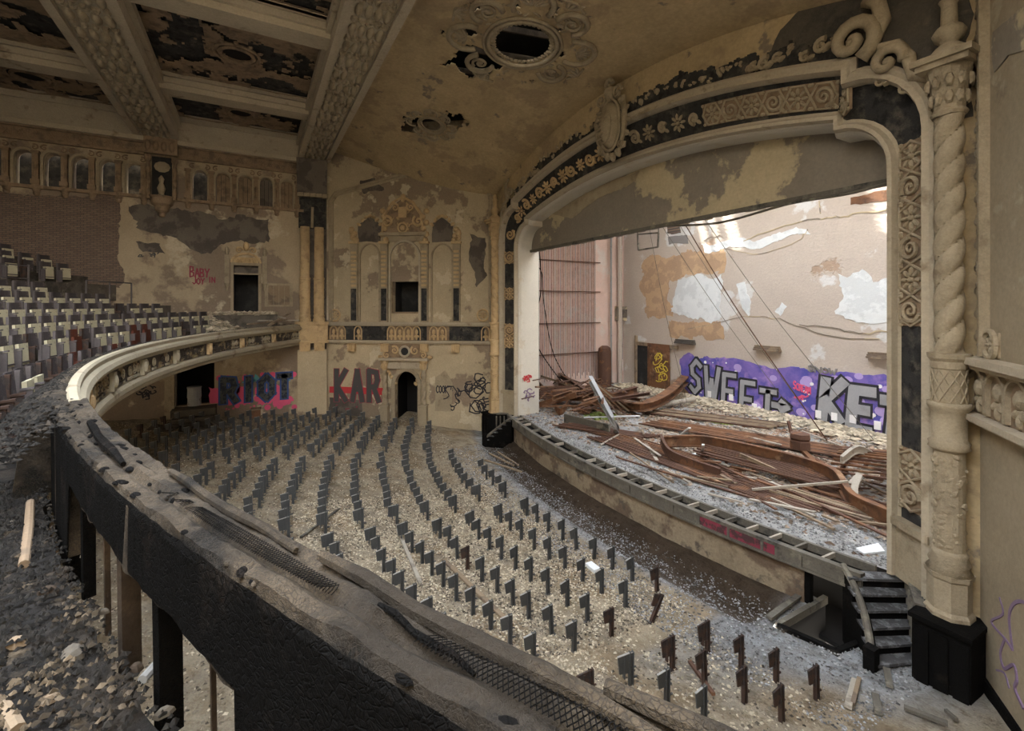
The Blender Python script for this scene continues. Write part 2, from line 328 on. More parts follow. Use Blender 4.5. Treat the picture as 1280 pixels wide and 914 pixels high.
def jag(pts, amp=.1, step=.35, seed=0):     # irregular outline of a peeled patch
    out = []; m = len(pts); step = min(step, .13)
    for i in range(m):
        a, b = pts[i], pts[(i + 1) % m]; n = max(1, int(math.hypot(b[0] - a[0], b[1] - a[1]) / step))
        for k in range(n):
            x, z = a[0] + (b[0] - a[0]) * k / n, a[1] + (b[1] - a[1]) * k / n
            out.append((x + amp * (2.2 * noise.noise(Vector((x * 1.1, z * 1.1, seed))) + .9 * noise.noise(Vector((x * 6, z * 6, seed + 9)))), z + amp * (2.2 * noise.noise(Vector((x * 1.1, z * 1.1, seed + 5))) + .9 * noise.noise(Vector((x * 6, z * 6, seed + 3))))))
    return out
def patch(F, pp, mt, name, parent, amp=.1, th=.012, seed=1, step=.3, d=0.0):
    m = M(); m.poly(F, jag([F.px(*p) for p in pp], amp, step, seed), d - .001, d + th); return m.build(name, mt, parent)
# ------------------------------------------------------------ spray lettering
GL = {'A': [[(0, 0), (.5, 1), (1, 0)], [(.2, .38), (.8, .38)]], 'B': [[(0, 0), (0, 1), (.7, .95), (.75, .6), (.1, .52), (.85, .4), (.85, .1), (0, 0)]], 'C': [[(.95, .85), (.5, 1), (.05, .7), (.05, .3), (.5, 0), (.95, .15)]],
      'E': [[(.95, 1), (.05, 1), (.05, 0), (.95, 0)], [(.05, .52), (.75, .52)]], 'H': [[(0, 0), (0, 1)], [(1, 0), (1, 1)], [(0, .5), (1, .5)]], 'I': [[(.5, 0), (.5, 1)]], 'J': [[(.9, 1), (.9, .2), (.5, 0), (.1, .2)]],
      'K': [[(.05, 0), (.05, 1)], [(1, 1), (.1, .48), (1, 0)]], 'M': [[(0, 0), (.05, 1), (.5, .4), (.95, 1), (1, 0)]], 'N': [[(0, 0), (0, 1), (1, 0), (1, 1)]], 'O': [[(.5, 1), (.05, .75), (.05, .25), (.5, 0), (.95, .25), (.95, .75), (.5, 1)]],
      'R': [[(0, 0), (0, 1), (.75, .95), (.85, .7), (.7, .5), (.05, .45)], [(.45, .48), (1, 0)]], 'S': [[(.95, .85), (.5, 1), (.1, .8), (.2, .58), (.8, .42), (.9, .18), (.5, 0), (.05, .15)]], 'T': [[(0, 1), (1, 1)], [(.5, 1), (.5, 0)]],
      'W': [[(-.1, 1), (.2, 0), (.5, .62), (.8, 0), (1.1, 1)]], 'Y': [[(0, 1), (.5, .5), (1, 1)], [(.5, .5), (.4, 0)]], 'X': [[(0, 0), (1, 1)], [(0, 1), (1, 0)]], 'F': [[(0, 0), (0, 1), (.9, 1)], [(0, .5), (.7, .5)]], 'Z': [[(0, 1), (1, 1), (0, 0), (1, 0)]],
      '>': [[(0, .5), (1, .5)], [(.6, .9), (1.05, .5), (.6, .1)]]}
def ribbon(m, F, pts, wd, d0, d1):
    n = len(pts)
    for i in range(n - 1):
        (a, b), (c, e) = pts[i], pts[i + 1]; dx, dz = c - a, e - b; l = math.hypot(dx, dz) or 1e-6; nx, nz = -dz / l * wd / 2, dx / l * wd / 2; ex, ez = dx / l * wd * .35, dz / l * wd * .35
        m.poly(F, [(a - ex + nx, b - ez + nz), (a - ex - nx, b - ez - nz), (c + ex - nx, e + ez - nz), (c + ex + nx, e + ez + nz)], d0, d1 + .0004 * i)
def word(F, txt, s0, z0, s1, z1, wd, mt, name, parent, d=.006, lean=0, gap=.18, outline=None, omat=None, drop=0):
    n = len(txt); tw = (s1 - s0) / n; sg = 1 if s1 > s0 else -1
    ms = M(); mo = M()
    for i, ch in enumerate(txt):
        if ch == ' ': continue
        for st in GL[ch.upper()]:
            hh = (z1 - z0) * (1 if ch.isupper() else .8)
            pp = [(s0 + tw * (i + gap / 2 + p[0] * (1 - gap)) + lean * p[1] * sg, z0 + drop * i / n + p[1] * hh) for p in st]
            ribbon(ms, F, pp, wd, 0, d + .001 * i)
            if outline: ribbon(mo, F, pp, wd + outline, 0, d - .006 + .0005 * i)
    o = ms.build(name, mt, parent)
    if outline: mo.build(name + '_outline', omat, parent)
    return o
def pxword(F, txt, x0, y0, x1, y1, wd, mt, name, parent, **k):   # x0,y0 lower left ... x1,y1 upper right, on the photograph
    a = F.px(x0, y0); b = F.px(x1, y1); c = F.px(x0, y1)
    return word(F, txt, a[0], a[1], b[0], c[1], wd, mt, name, parent, **k)
def scrawl(F, x0, y0, x1, y1, n, wd, mt, name, parent, seed=1, d=.008):
    rr = random.Random(seed); m = M()
    for i in range(n):
        cx, cy = rr.uniform(x0, x1), rr.uniform(y0, y1); p = []
        a = rr.uniform(0, 6); R = rr.uniform(.35, 1) * (y1 - y0) * .22
        for k in range(rr.randint(5, 9)): p.append(F.px(cx + R * math.cos(a) * 1.1, cy + R * math.sin(a))); a += rr.uniform(.5, 1.3); R *= rr.uniform(.75, 1.2); cx += rr.uniform(-2, 2)
        ribbon(m, F, p, wd, 0, d + .001 * i)
    return m.build(name, mt, parent)
# =================================================================== LARGE STRUCTURE
# ---- auditorium floor
def hole_at(x, y):
    return pit_in(x, y)
PITP = [prox(972, 783, -6.6), prox(1032, 748, -6.6), prox(1084, 775, -6.6), prox(1086, 800, -6.6), prox(1046, 816, -6.6)]
def pit_in(x, y):
    c = False; n = len(PITP)
    for i in range(n):
        (x1, y1, _), (x2, y2, _) = PITP[i], PITP[(i + 1) % n]
        if (y1 > y) != (y2 > y) and x < (x2 - x1) * (y - y1) / (y2 - y1) + x1: c = not c
    return c
def sstep(a, b, v): v = max(0, min(1, (v - a) / (b - a))); return v * v * (3 - 2 * v)
def build_floor():
    m = M(); st = .22; nx = int(30.5 / st); y0 = -10.; ny = int(22.4 / st); idx = {}; cols = []
    for j in range(ny + 1):
        for i in range(nx + 1):
            x = -27.3 + i * st; y = y0 + j * st; ye = yedge(x); b = ye - y
            z = floorz(x, y)
            n1 = noise.fractal(Vector((x * .8, y * .8, 0)), 1, 2, 4); n2 = noise.fractal(Vector((x * 3, y * 3, 5)), 1, 2, 3)
            tr = sstep(.15, .5, b) * sstep(1.75, 1.15, b) * (1 if -20.5 < x < -6.0 else 0)
            z += .03 * n1 + .02 * n2 - .28 * tr
            idx[i, j] = len(m.v); m.v.append((x, y, z))
            br = sstep(1.9, 1.2, b + .25 * n1) * (sstep(-20.5, -20, x)) * sstep(-5.6, -6.4, x)
            clean = sstep(7.95, 8.5, y - .02 * (x + 12.5) ** 2 + .35 * n1) if x < -6.6 else sstep(10.9, 9.5, math.hypot(x + 12.57, y - 14) + .4 * n1)
            c = [.50, .425, .315]
            def lerp(c, d, t): return [c[q] * (1 - t) + d[q] * t for q in range(3)]
            c = lerp(c, (.38, .285, .18), sstep(-.1, .5, n1) * .8)
            c = lerp(c, (.43, .40, .355), clean)
            c = lerp(c, (.45, .48, .53), clean * sstep(2.9, 1.9, b + .3 * n1) * .9)  # ash floor by the stage, with blue skylight painted into its colour
            c = lerp(c, (.26, .24, .21), sstep(.28, .5, n2) * .5)
            c = lerp(c, (.10, .072, .05), br)
            cols.append(c)
    for j in range(ny):
        for i in range(nx):
            x = -27.3 + (i + .5) * st; y = y0 + (j + .5) * st
            if y > yedge(x) + .6: continue
            if pit_in(x, y): continue
            m.f.append((idx[i, j], idx[i + 1, j], idx[i + 1, j + 1], idx[i, j + 1]))
    o = struct(m, 'floor', None, True, mats=[floor_mat()])
    at = o.data.color_attributes.new('dirt_and_skylight', 'FLOAT_COLOR', 'POINT')
    at.data.foreach_set('color', [q for c in cols for q in (c[0], c[1], c[2], 1)])
def floor_mat():
    m = mat('littered_floor', (1, 1, 1), (.78, .75, .70), (.55, .5, .45), 2.5, 6, .55, .62, .08, fine=28, grime=.45, bump=.9, bdist=.04)
    nt = m.node_tree; a = nt.nodes.new('ShaderNodeVertexColor'); a.layer_name = 'dirt_and_skylight'; b = nt.nodes['Principled BSDF']
    x = nt.nodes.new('ShaderNodeMix'); x.data_type = 'RGBA'; x.blend_type = 'MULTIPLY'; x.inputs[0].default_value = 1
    src = b.inputs['Base Color'].links[0].from_socket; nt.links.new(src, x.inputs[6]); nt.links.new(a.outputs[0], x.inputs[7]); nt.links.new(x.outputs[2], b.inputs['Base Color'])
    return m
build_floor()
# ---- far side wall (gallery wall)
def hpx(F, x0, y0, x1, y1):    # photo rectangle -> hole (s0,s1,z0,z1)
    a = F.px(x0, (y0 + y1) / 2)[0]; b = F.px(x1, (y0 + y1) / 2)[0]; xm = (x0 + x1) / 2
    return (min(a, b), max(a, b), F.px(xm, y1)[1], F.px(xm, y0)[1])
udoor = hpx(SW, 292, 332, 323, 392); ldoor = hpx(SW, 220, 455, 268, 506)
ARY = [-8.35 + .9 * i for i in range(5)]; ARY2 = [-2.26 + .945 * i for i in range(5)]
aw = .29
arches = [(y - aw, y + aw, 5.06, 6.55) for y in [-10.15, -9.25] + ARY + ARY2]
m = M(); wall(m, SW, -15, 3.45, -7.2, 9.9, [udoor, ldoor] + arches)
for a in arches: archfill(m, SW, a[0], a[1], 6.2, 6.5, 6.55, -.4, 0, 8)
wl = struct(m, 'wall_left', X['side'])
recess(SW, udoor, 1.2, X['void'], wl); recess(SW, ldoor, 1.5, X['black'], wl)
m = M(); m.fbox(SW, -11, 3.4, 4.9, 6.9, -.75, -.6); m.build('niche_backing', X['lath'], wl)
for i, y in enumerate(ARY2[1:]):    # boarded niches on the right
    for k in range(3):
        b = M(); b.fbox(SW, y - aw + .02 + k * .19, y - aw + .19 + k * .19, 5.06, 6.5, -.3 - .02 * k, -.26 - .02 * k); b.build('board', X['ornd'] if i != 2 else X['stone'], wl)
# ---- box walls
bdoor = hpx(LB, 494, 463, 523, 529); bdoor = (bdoor[0], bdoor[1], -6.8, bdoor[3]); bwin = hpx(LB, 491, 352, 524, 390)
m = M(); wall(m, LB, -.2, LBL + .2, -7.2, 9.9, [bdoor, bwin])
archfill(m, LB, bdoor[0], bdoor[1], bdoor[3] - .75, bdoor[3] - .02, bdoor[3], -.4, .02, 14, 1.3)
wlf = struct(m, 'wall_left_front', X['boxw'])
recess(LB, bdoor, 1.5, X['black'], wlf); recess(LB, bwin, 1.0, X['void'], wlf)
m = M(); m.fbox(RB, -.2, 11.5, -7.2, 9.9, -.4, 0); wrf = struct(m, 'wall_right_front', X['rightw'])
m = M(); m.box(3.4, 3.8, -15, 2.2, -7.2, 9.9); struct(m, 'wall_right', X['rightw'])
m = M(); m.box(-27.3, 3.8, -15.4, -15, -7.2, 9.9); struct(m, 'wall_rear', X['rightw'])
def nzz(x, y, s, k=0): return noise.fractal(Vector((x * s, y * s, k)), 1, 2, 4)
# ---- proscenium profile
def outer_pts():
    p = [(-20.8, SZ), (-20.8, 3.3)]
    for i in range(1, 9): a = math.pi / 2 * i / 8; p.append((-20.8 + 1.35 * (1 - math.cos(a)), 3.3 + 1.45 * math.sin(a)))
    p[-1] = (-19.45, 4.75); p.append((-19.45, 5.0))
    for i in range(25):
        x = -19.45 + (14.38) * i / 24; p.append((x, 6.25 - .0235 * (x - XC) ** 2))
    q = [(2 * XC - a, b) for a, b in p[:11]][::-1]
    return p[:11] + p[11:] + q
OUT = outer_pts()
def inner_pts():
    p = [(-20.04, SZ), (-20.04, 2.85)]
    for i in range(1, 9): a = math.pi / 2 * i / 8; p.append((-20.04 + 1.0 * (1 - math.cos(a)), 2.85 + 1.1 * math.sin(a)))
    p.append((-19.04, 4.15))
    for i in range(25):
        x = -19.04 + 13.56 * i / 24; p.append((x, 5.08 - .0195 * (x - XC) ** 2))
    q = [(2 * XC - a, b) for a, b in p[:11]][::-1]
    return p + q
INN = inner_pts()
def at11(s, z, d): return (s, 11 - d, z)
def at115(s, z, d): return (s, 11.48 - d, z)
# wall around the arch: strips from the outer line up and outwards
m = M()
TOP = 9.9
for (a, b) in zip(OUT[:-1], OUT[1:]):
    if abs(a[0] - b[0]) < 1e-6 and a[0] in (OUT[0][0], OUT[-1][0]): continue
    if b[0] - a[0] < 1e-6: continue
    m.hexa([(a[0], 11.4, a[1]), (b[0], 11.4, b[1]), (b[0], 11, b[1]), (a[0], 11, a[1]), (a[0], 11.4, TOP), (b[0], 11.4, TOP), (b[0], 11, TOP), (a[0], 11, TOP)])
m.box(-22.2, -20.8, 11, 11.4, -7.2, TOP); m.box(-3.72, -2.6, 11, 11.4, -7.2, TOP)
wpro = struct(m, 'wall_proscenium', X['ceil'])
# splayed frieze band (backing)
m = M(); n = len(OUT)
for i in range(n - 1):
    a, b, c, d = OUT[i], OUT[i + 1], INN[min(i + 1, len(INN) - 1)], INN[i]
    m.hexa([(d[0], 11.9, d[1]), (c[0], 11.9, c[1]), (b[0], 11.9, b[1]), (a[0], 11.9, a[1]), (d[0], 11.48, d[1]), (c[0], 11.48, c[1]), (b[0], 11.02, b[1]), (a[0], 11.02, a[1])])
arch = thing('proscenium_arch', 'great carved plaster proscenium arch with stepped rounded shoulders framing the stage', 'arch', (XC, 11.3, SZ))
m.build('frieze_backing', X['lath'], arch)
def band(t, i):       # point on the splayed band: i along (float index), t 0 outer..1 inner
    i = max(0, min(n - 1.001, i)); k = int(i); f = i - k
    a = [OUT[k][q] * (1 - f) + OUT[k + 1][q] * f for q in (0, 1)]; b = [INN[k][q] * (1 - f) + INN[k + 1][q] * f for q in (0, 1)]
    return (a[0] * (1 - t) + b[0] * t, 11.02 * (1 - t) + 11.48 * t, a[1] * (1 - t) + b[1] * t)
m = M(); m.sweep(OUT, [(.16, 0), (.16, .12), (.08, .2), (0, .16), (-.1, .2), (-.14, .05), (-.14, -.1)], at11); m.build('outer_moulding', X['ornw'], arch, False)
m = M(); m.sweep(INN, [(.2, -.1), (.18, .06), (.08, .1), (.02, .22), (-.06, .22), (-.09, .1), (-.09, -.1)], at115); m.build('inner_moulding', X['ornw'], arch)
m = M(); m.sweep(INN, [(-.05, .05), (-.12, .02), (-.16, -.12), (-.16, -1.15), (.3, -1.15), (.3, -.4), (0, -.4)], at115); m.build('reveal', X['jambw'], arch)
# frieze ornaments: hexagon lozenges, rosettes and scrolls
def along(L0, L1, step):
    # positions measured along the outer line
    out = []; acc = 0; nxt = 0
    for k in range(n - 1):
        (x1, z1), (x2, z2) = OUT[k], OUT[k + 1]; l = math.hypot(x2 - x1, z2 - z1)
        while nxt <= acc + l: out.append((k + (nxt - acc) / max(l, 1e-6), nxt)); nxt += step
        acc += l
    return out, acc
posl, tot = along(0, 0, .62)
def bandmap(ic):
    c = Vector(band(.5, ic)); tu = (Vector(band(.5, ic + .03)) - Vector(band(.5, ic - .03)))
    tu = tu.normalized() if tu.length > 1e-6 else Vector((0, 0, 1)); tv = (Vector(band(.9, ic)) - Vector(band(.1, ic))).normalized(); tv = (tv - tu * tv.dot(tu)).normalized()
    nn = tu.cross(tv); nn = nn if nn.y < 0 else -nn
    return lambda s, z, d: tuple(c + tu * s + tv * z + nn * d)
rr = random.Random(3); kk = 0
for (ic, L) in posl:
    p = band(.5, ic)
    if p[2] < -4.2: continue
    kk += 1; left = p[0] < XC; up = p[2] > 3.2
    # burnt-away stretches follow the photograph
    if up:
        x = p[0]
        if -20.3 < x < -19.8 or (-13.0 < x < -11.7) or (-4.9 < x < -4.1): continue
        size = 1.0 if x > -8.8 else .8
        if -11.4 < x < -9 and kk % 2: size = .6
        if left: size = .9 if kk % 3 else .75
    else:
        if left and (rr.random() < .55): continue
        if not left and -2.6 < p[2] < -.45: continue
        size = 1.0
    mp = bandmap(ic); q = M()
    if size > .9:
        hx = [(-.3, 0), (-.15, .27), (.15, .27), (.3, 0), (.15, -.27), (-.15, -.27), (-.3, 0)]
        q.tube([mp(a, b, .05) for a, b in hx], .03, 5)
        g_ = M(); g_.hexa([mp(-.3, -.3, -.02), mp(.3, -.3, -.02), mp(.3, .3, -.02), mp(-.3, .3, -.02), mp(-.3, -.3, .03), mp(.3, -.3, .03), mp(.3, .3, .03), mp(-.3, .3, .03)]); g_.build('panel_ground', X['ornd'], arch)  # darker ground puts shade behind the ornament into the colour
        for c_ in ((-.3, -.27), (.3, -.27), (-.3, .27), (.3, .27)): q.blob(mp, c_[0] * .93, c_[1] * .95, .03, .05, .05, .05, 0, 6, 2)
    if kk % 2: q.spiral(mp, 0, 0, .05, (.25 if size > .9 else .33) * size, 1.7, 1 if kk % 4 == 1 else -1, kk, .045 if size > .9 else .065); q.blob(mp, .2 * size, .2 * size, .02, .1, .06, .06, .7)
    else: q.rosette(mp, 0, 0, .03, (.27 if size > .9 else .36) * size)
    q.build('scroll_panel' if kk % 2 else 'rosette', X['orn'] if not left else X['ornt'], arch)
for sgn in (-1, 1):       # pedestals below the frieze
    q = M(); x0, x1 = (-20.8, -20.04) if sgn < 0 else (-4.48, -3.72)
    ya, yb = (11.0, 11.48) if sgn < 0 else (11.48, 11.0)
    q.hexa([(x0, 11.9, SZ), (x1, 11.9, SZ), (x1, yb - .12, SZ), (x0, ya - .12, SZ), (x0, 11.9, -4.4), (x1, 11.9, -4.4), (x1, yb - .1, -4.4), (x0, ya - .1, -4.4)])
    q.hexa([(x0, 11.9, -4.4), (x1, 11.9, -4.4), (x1, yb - .22, -4.4), (x0, ya - .22, -4.4), (x0, 11.9, -4.25), (x1, 11.9, -4.25), (x1, yb - .22, -4.25), (x0, ya - .22, -4.25)])
    q.build('pedestal', X['orn'], arch)
# black backing and acanthus remnants above the outer moulding
m = M(); pts = [p for p in OUT if p[1] > 3.2]
jg = random.Random(5)
patch(PW, [(950, 88), (975, 40), (1010, 5), (1040, -20), (1130, -45), (1214, -60), (1214, 150), (1172, 150), (1160, 110), (1120, 85), (1085, 70), (1040, 70)], X['dark_pl'], 'dark_grey_plaster', wpro, .06, .015, 5)  # dark grey-brown layer over the wall corner by the right column
for i in range(len(pts) - 1):
    a, b = pts[i], pts[i + 1]
    if b[0] - a[0] < 1e-6 or a[0] < -20.3 or b[0] > -4.2: continue
    for k in range(8):
        x0 = a[0] + (b[0] - a[0]) * k / 8; x1 = a[0] + (b[0] - a[0]) * (k + 1) / 8; z0 = a[1] + (b[1] - a[1]) * k / 8; z1 = a[1] + (b[1] - a[1]) * (k + 1) / 8
        h = .5 + .35 * nzz(x0, 0, .9) + .12 * nzz(x0, 3, 5) + (.12 if x0 > -12 else 0)
        m.hexa([(x0, 11, z0), (x1, 11, z1), (x1, 10.95, z1), (x0, 10.95, z0), (x0, 11, z0 + h), (x1, 11, z1 + h), (x1, 10.95, z1 + h), (x0, 10.95, z0 + h)])
m.build('exposed_lath_strip', X['lath'], arch)
for i in range(46):
    x = -19.6 + 14.6 * (i + jg.uniform(-.3, .3)) / 46; z = 6.25 - .0235 * (x - XC) ** 2 + .3 + jg.uniform(-.05, .32)
    if -13.2 < x < -11.6: continue
    q = M(); r = jg.uniform(.05, .11)
    for k in range(3): q.blob(at11, x + jg.uniform(-.08, .08), z + jg.uniform(-.08, .08), .05, r, r * .6, .08, jg.uniform(0, 3), 6, 2)
    q.build('acanthus_fragment', X['orn'], arch)
def cscroll(x, z, R, hand, a0, nm='crest_scroll', th=.13, turns=1.3, mt='orn'):
    q = M(); q.spiral(at11, x, z, .2, R, turns, hand, a0, th, 7); q.blob(at11, x, z, .1, R * .3, R * .3, .2); q.build(nm, X[mt], arch, True)
# right shoulder scrolls (and their smaller left counterparts)
for sg in (1, -1):
    def MX(x): return x if sg > 0 else 2 * XC - x
    k = 1 if sg > 0 else .55
    cscroll(MX(-4.95), 5.45, .55 * k, 1 * sg, -1.2 if sg > 0 else 4.3, th=.15 * k, turns=1.5)
    cscroll(MX(-4.35), 4.75, .36 * k, 1 * sg, -.3 if sg > 0 else 3.4, th=.11 * k)
    q = M(); pt = [(-4.75, 6.15), (-4.5, 6.0), (-4.42, 5.6), (-4.6, 5.15), (-4.2, 5.02), (-4.02, 4.7), (-3.95, 4.3), (-3.6, 4.1)]
    q.tube([at11(MX(a), b, .18) for a, b in pt], [.1 * k, .14 * k, .14 * k, .1 * k, .12 * k, .12 * k, .1 * k, .07 * k], 7); q.build('crest_volute', X['orn'], arch, True)
    for (a, b, r) in [(-5.6, 5.7, .2), (-5.95, 5.62, .15), (-6.9, 5.9, .2), (-7.2, 5.95, .15), (-6.6, 5.9, .14), (-4.1, 4.15, .14), (-4.5, 4.45, .12)]:
        q = M(); q.spiral(at11, MX(a), b, .08, r * (1 if sg > 0 else .7), 1.2, sg, 1, r * .35, 5); q.blob(at11, MX(a) + .1, b - .05, .05, r * .7, r * .4, .1, .5); q.build('acanthus_leaf', X['orn'], arch)
# cartouche at the crown of the arch
CS = 1.35
def at11c(x, z, d): return (XC + .05 + (x - XC - .05) * CS, 11 - d * CS, 6.15 + (z - 6.15) * CS)
q = M(); cx, cz = XC + .05, 6.15
q.blob(at11c, cx, cz, .2, .34, .62, .34, 0, 12, 5); q.build('cartouche_shield', X['orn'], arch, True)
q = M(); q.ring(at11c, cx, cz, .28, .36, .055, 22, .64); q.ring(at11c, cx, cz - .05, .45, .22, .03, 18, .42)
for k in range(7): q.blob(at11c, cx - .14 + .05 * (k % 2), cz - .35 + k * .11, .5, .13, .03, .05, 0, 6, 2)
q.build('cartouche_rim', X['orn'], arch)
for sg in (-1, 1):
    q = M(); q.spiral(at11c, cx + sg * .3, cz + .72, .3, .2, 1.4, sg, 0, .06); q.spiral(at11c, cx + sg * .38, cz - .55, .25, .17, 1.3, -sg, 0, .05)
    q.tube([at11c(cx + sg * .42, cz + .6, .2), at11c(cx + sg * .52, cz + .2, .28), at11c(cx + sg * .46, cz - .3, .25), at11c(cx + sg * .2, cz - .8, .2)], [.05, .1, .09, .04], 6); q.build('cartouche_scroll', X['orn'], arch)
q = M(); q.spiral(at11c, cx, cz + 1.0, .3, .2, 1.2, 1, 0, .08, 6); q.blob(at11c, cx, cz + .8, .2, .15, .22, .25); q.build('cartouche_crest', X['orn'], arch)
for k in range(16):
    q = M(); a = k * .3927; q.blob(at11c, cx + .48 * math.cos(a), cz + .78 * math.sin(a), .15, .13, .08, .14, a, 7, 3); q.build('cartouche_leaf', X['orn'], arch)
# header (fire curtain wall) behind the arch
m = M(); jh = random.Random(8); nseg = 60
for i in range(nseg):
    x0 = -20.6 + 17 * i / nseg; x1 = -20.6 + 17 * (i + 1) / nseg; zb = 2.7 + jh.uniform(-.03, .03)
    m.box(x0, x1, 12.2, 12.45, zb, 9.7)
wh = struct(m, 'wall_header', X['head'])
HW = Fr((0, 12.2), (1, 0), (0, -1))
m = M(); m.box(-20.4, -3.9, 12.1, 12.2, 2.66, 2.78); m.build('header_angle_iron', X['coping'], wh)
patch(HW, [(690, 268), (745, 232), (800, 215), (795, 226), (745, 250), (715, 272)], X['orn'], 'exposed_lath_patch', wh, .06)
# ---- stage shell
m = M(); wall(m, BW, -25.4, 1, -7.2, 7.6, []); wb = struct(m, 'wall_back', X['stage_pl'])
m = M(); wall(m, SS, 11.4, 23.4, -7.2, 7.6, []); ws = struct(m, 'wall_stage_left', X['pink'])
m = M(); m.box(0.6, 1, 11.6, 23.4, -7.2, 7.6); struct(m, 'wall_stage_right', X['stage_pl'])
m = M(); m.box(-25, -20.4, 11.4, 11.7, -7.2, 7.6); m.box(-3.6, .8, 11.4, 11.7, -7.2, 7.6); struct(m, 'wall_stage_front', X['stage_pl'])
# unseen broken stage roof: slabs added to dim the skylight, holes shaped for sun patches
roof = M(); pc = Vector((-17.2, 23, 4.2)); k = (7.6 - 4.2) / -SUND.z; h1 = pc - SUND * k
pc2 = Vector((-9.4, 23, 4.0)); h2 = pc2 - SUND * ((7.6 - 4.0) / -SUND.z)
RX0, RX1, RY0, RY1 = -25.2, .9, 20.6, 23.2
SUNP = [[(868, 273), (878, 271), (893, 318), (880, 318)], [(884, 270), (893, 268), (908, 316), (897, 318)], [(900, 267), (918, 266), (930, 310), (914, 314)], [(1084, 236), (1118, 228), (1122, 290), (1100, 293)]]
def roofpt(p):
    s0, z0 = BW.px(*p); k = (7.6 - z0) / -SUND.z; return (s0 - SUND.x * k, 23 - SUND.y * k)
HOLES = [[roofpt(p) for p in q] for q in SUNP]
def inpoly(P, x, y):
    c = False
    for i in range(len(P)):
        (x1, y1), (x2, y2) = P[i - 1], P[i]
        if (y1 > y) != (y2 > y) and x < (x2 - x1) * (y - y1) / (y2 - y1) + x1: c = not c
    return c
gr_ = .07; ny_ = int((RY1 - RY0) / gr_)
for j in range(ny_):
    y = RY0 + j * gr_; run = None
    for i in range(int((RX1 - RX0) / gr_) + 2):
        x = RX0 + i * gr_; ok = x < RX1 and not any(inpoly(H, x + gr_ / 2, y + gr_ / 2) for H in HOLES)
        if ok and run is None: run = x
        if not ok and run is not None: roof.box(run, x, y, y + gr_, 7.6, 7.65); run = None
roof.box(-25.2, -19.5, 11.5, RY0, 7.6, 7.75)
for k in range(14): roof.box(-19.4 + 1.45 * k, -19.4 + 1.45 * k + (.15, .9, .4, 1.1, .7)[k % 5], 11.6, RY0, 7.3, 7.6)
struct(roof, 'ceiling_stage_added_unseen', X['woodp'])
# ---- auditorium ceiling (opening added over the unseen right-hand balcony to let daylight in)
OPX = -10.0
def ceilz(x, y):
    t = max(0, min(1.0, (y - 3.4) / 7.6)); dx = (x - XC) / 9.3
    return 8.4 - t * t * .5 * .8 - t ** 1.25 * (.35 + 2.0 * dx * dx) if t > 0 else 8.4
MED = (-12.45, 7.3); MED2 = (-19.2, 6.7); MEDR = (1.05, 0.95)
def nzz(x, y, s, k=0): return noise.fractal(Vector((x * s, y * s, k)), 1, 2, 4)
m = M(); gx = .08; idx = {}
NX = int(31 / gx); NY = int(7.7 / gx)
def chole(x, y):
    if ((x - MED[0]) / MEDR[0]) ** 2 + ((y - MED[1]) / MEDR[1]) ** 2 < 1: return True
    if ((x + 19.2) / .5) ** 2 + ((y - 6.7) / .42) ** 2 < 1: return True
    if math.hypot((x + 14.2) / 1.0, (y - 6.5) / .8) < 1 + .5 * nzz(x, y, 2.2): return True
    if math.hypot((x + 19.9) / .75, (y - 6.0) / .3) < 1 + .8 * nzz(x, y, 3): return True
    if math.hypot((x + 18.2) / .55, (y - 7.4) / .4) < 1 + .8 * nzz(x, y, 3, 4): return True
    r = math.hypot(x - MED[0], y - MED[1])
    if r < 2.5 and nzz(x, y, 1.6, 7) > .5: return True
    return False
for j in range(NY + 1):
    for i in range(NX + 1): x = -27.2 + i * gx; y = 3.4 + j * gx; idx[i, j] = len(m.v); m.v.append((x, y, ceilz(x, y)))
for j in range(NY):
    for i in range(NX):
        if not chole(-27.2 + (i + .5) * gx, 3.4 + (j + .5) * gx): m.f.append((idx[i, j], idx[i, j + 1], idx[i + 1, j + 1], idx[i + 1, j]))
cl = struct(m, 'ceiling', X['ceil'], True); md = cl.modifiers.new('thickness', 'SOLIDIFY'); md.thickness = .05; md.offset = -1
m = M(); m.box(-27.4, OPX, -15.2, 12.6, 9.7, 9.9); m.box(OPX, 4, 4.2, 12.6, 9.7, 9.9); m.box(OPX, 4, -15.2, -10.5, 9.7, 9.9); struct(m, 'ceiling_void', X['void'])
# joists visible through the holes
for i in range(9):
    q = M(); x = -20 + i * 1.6; q.bar((x - .6, 3.5, 9.1), (x + .9, 10.6, 9.1), .07, .2); q.build('joist', X['stone'], cl)
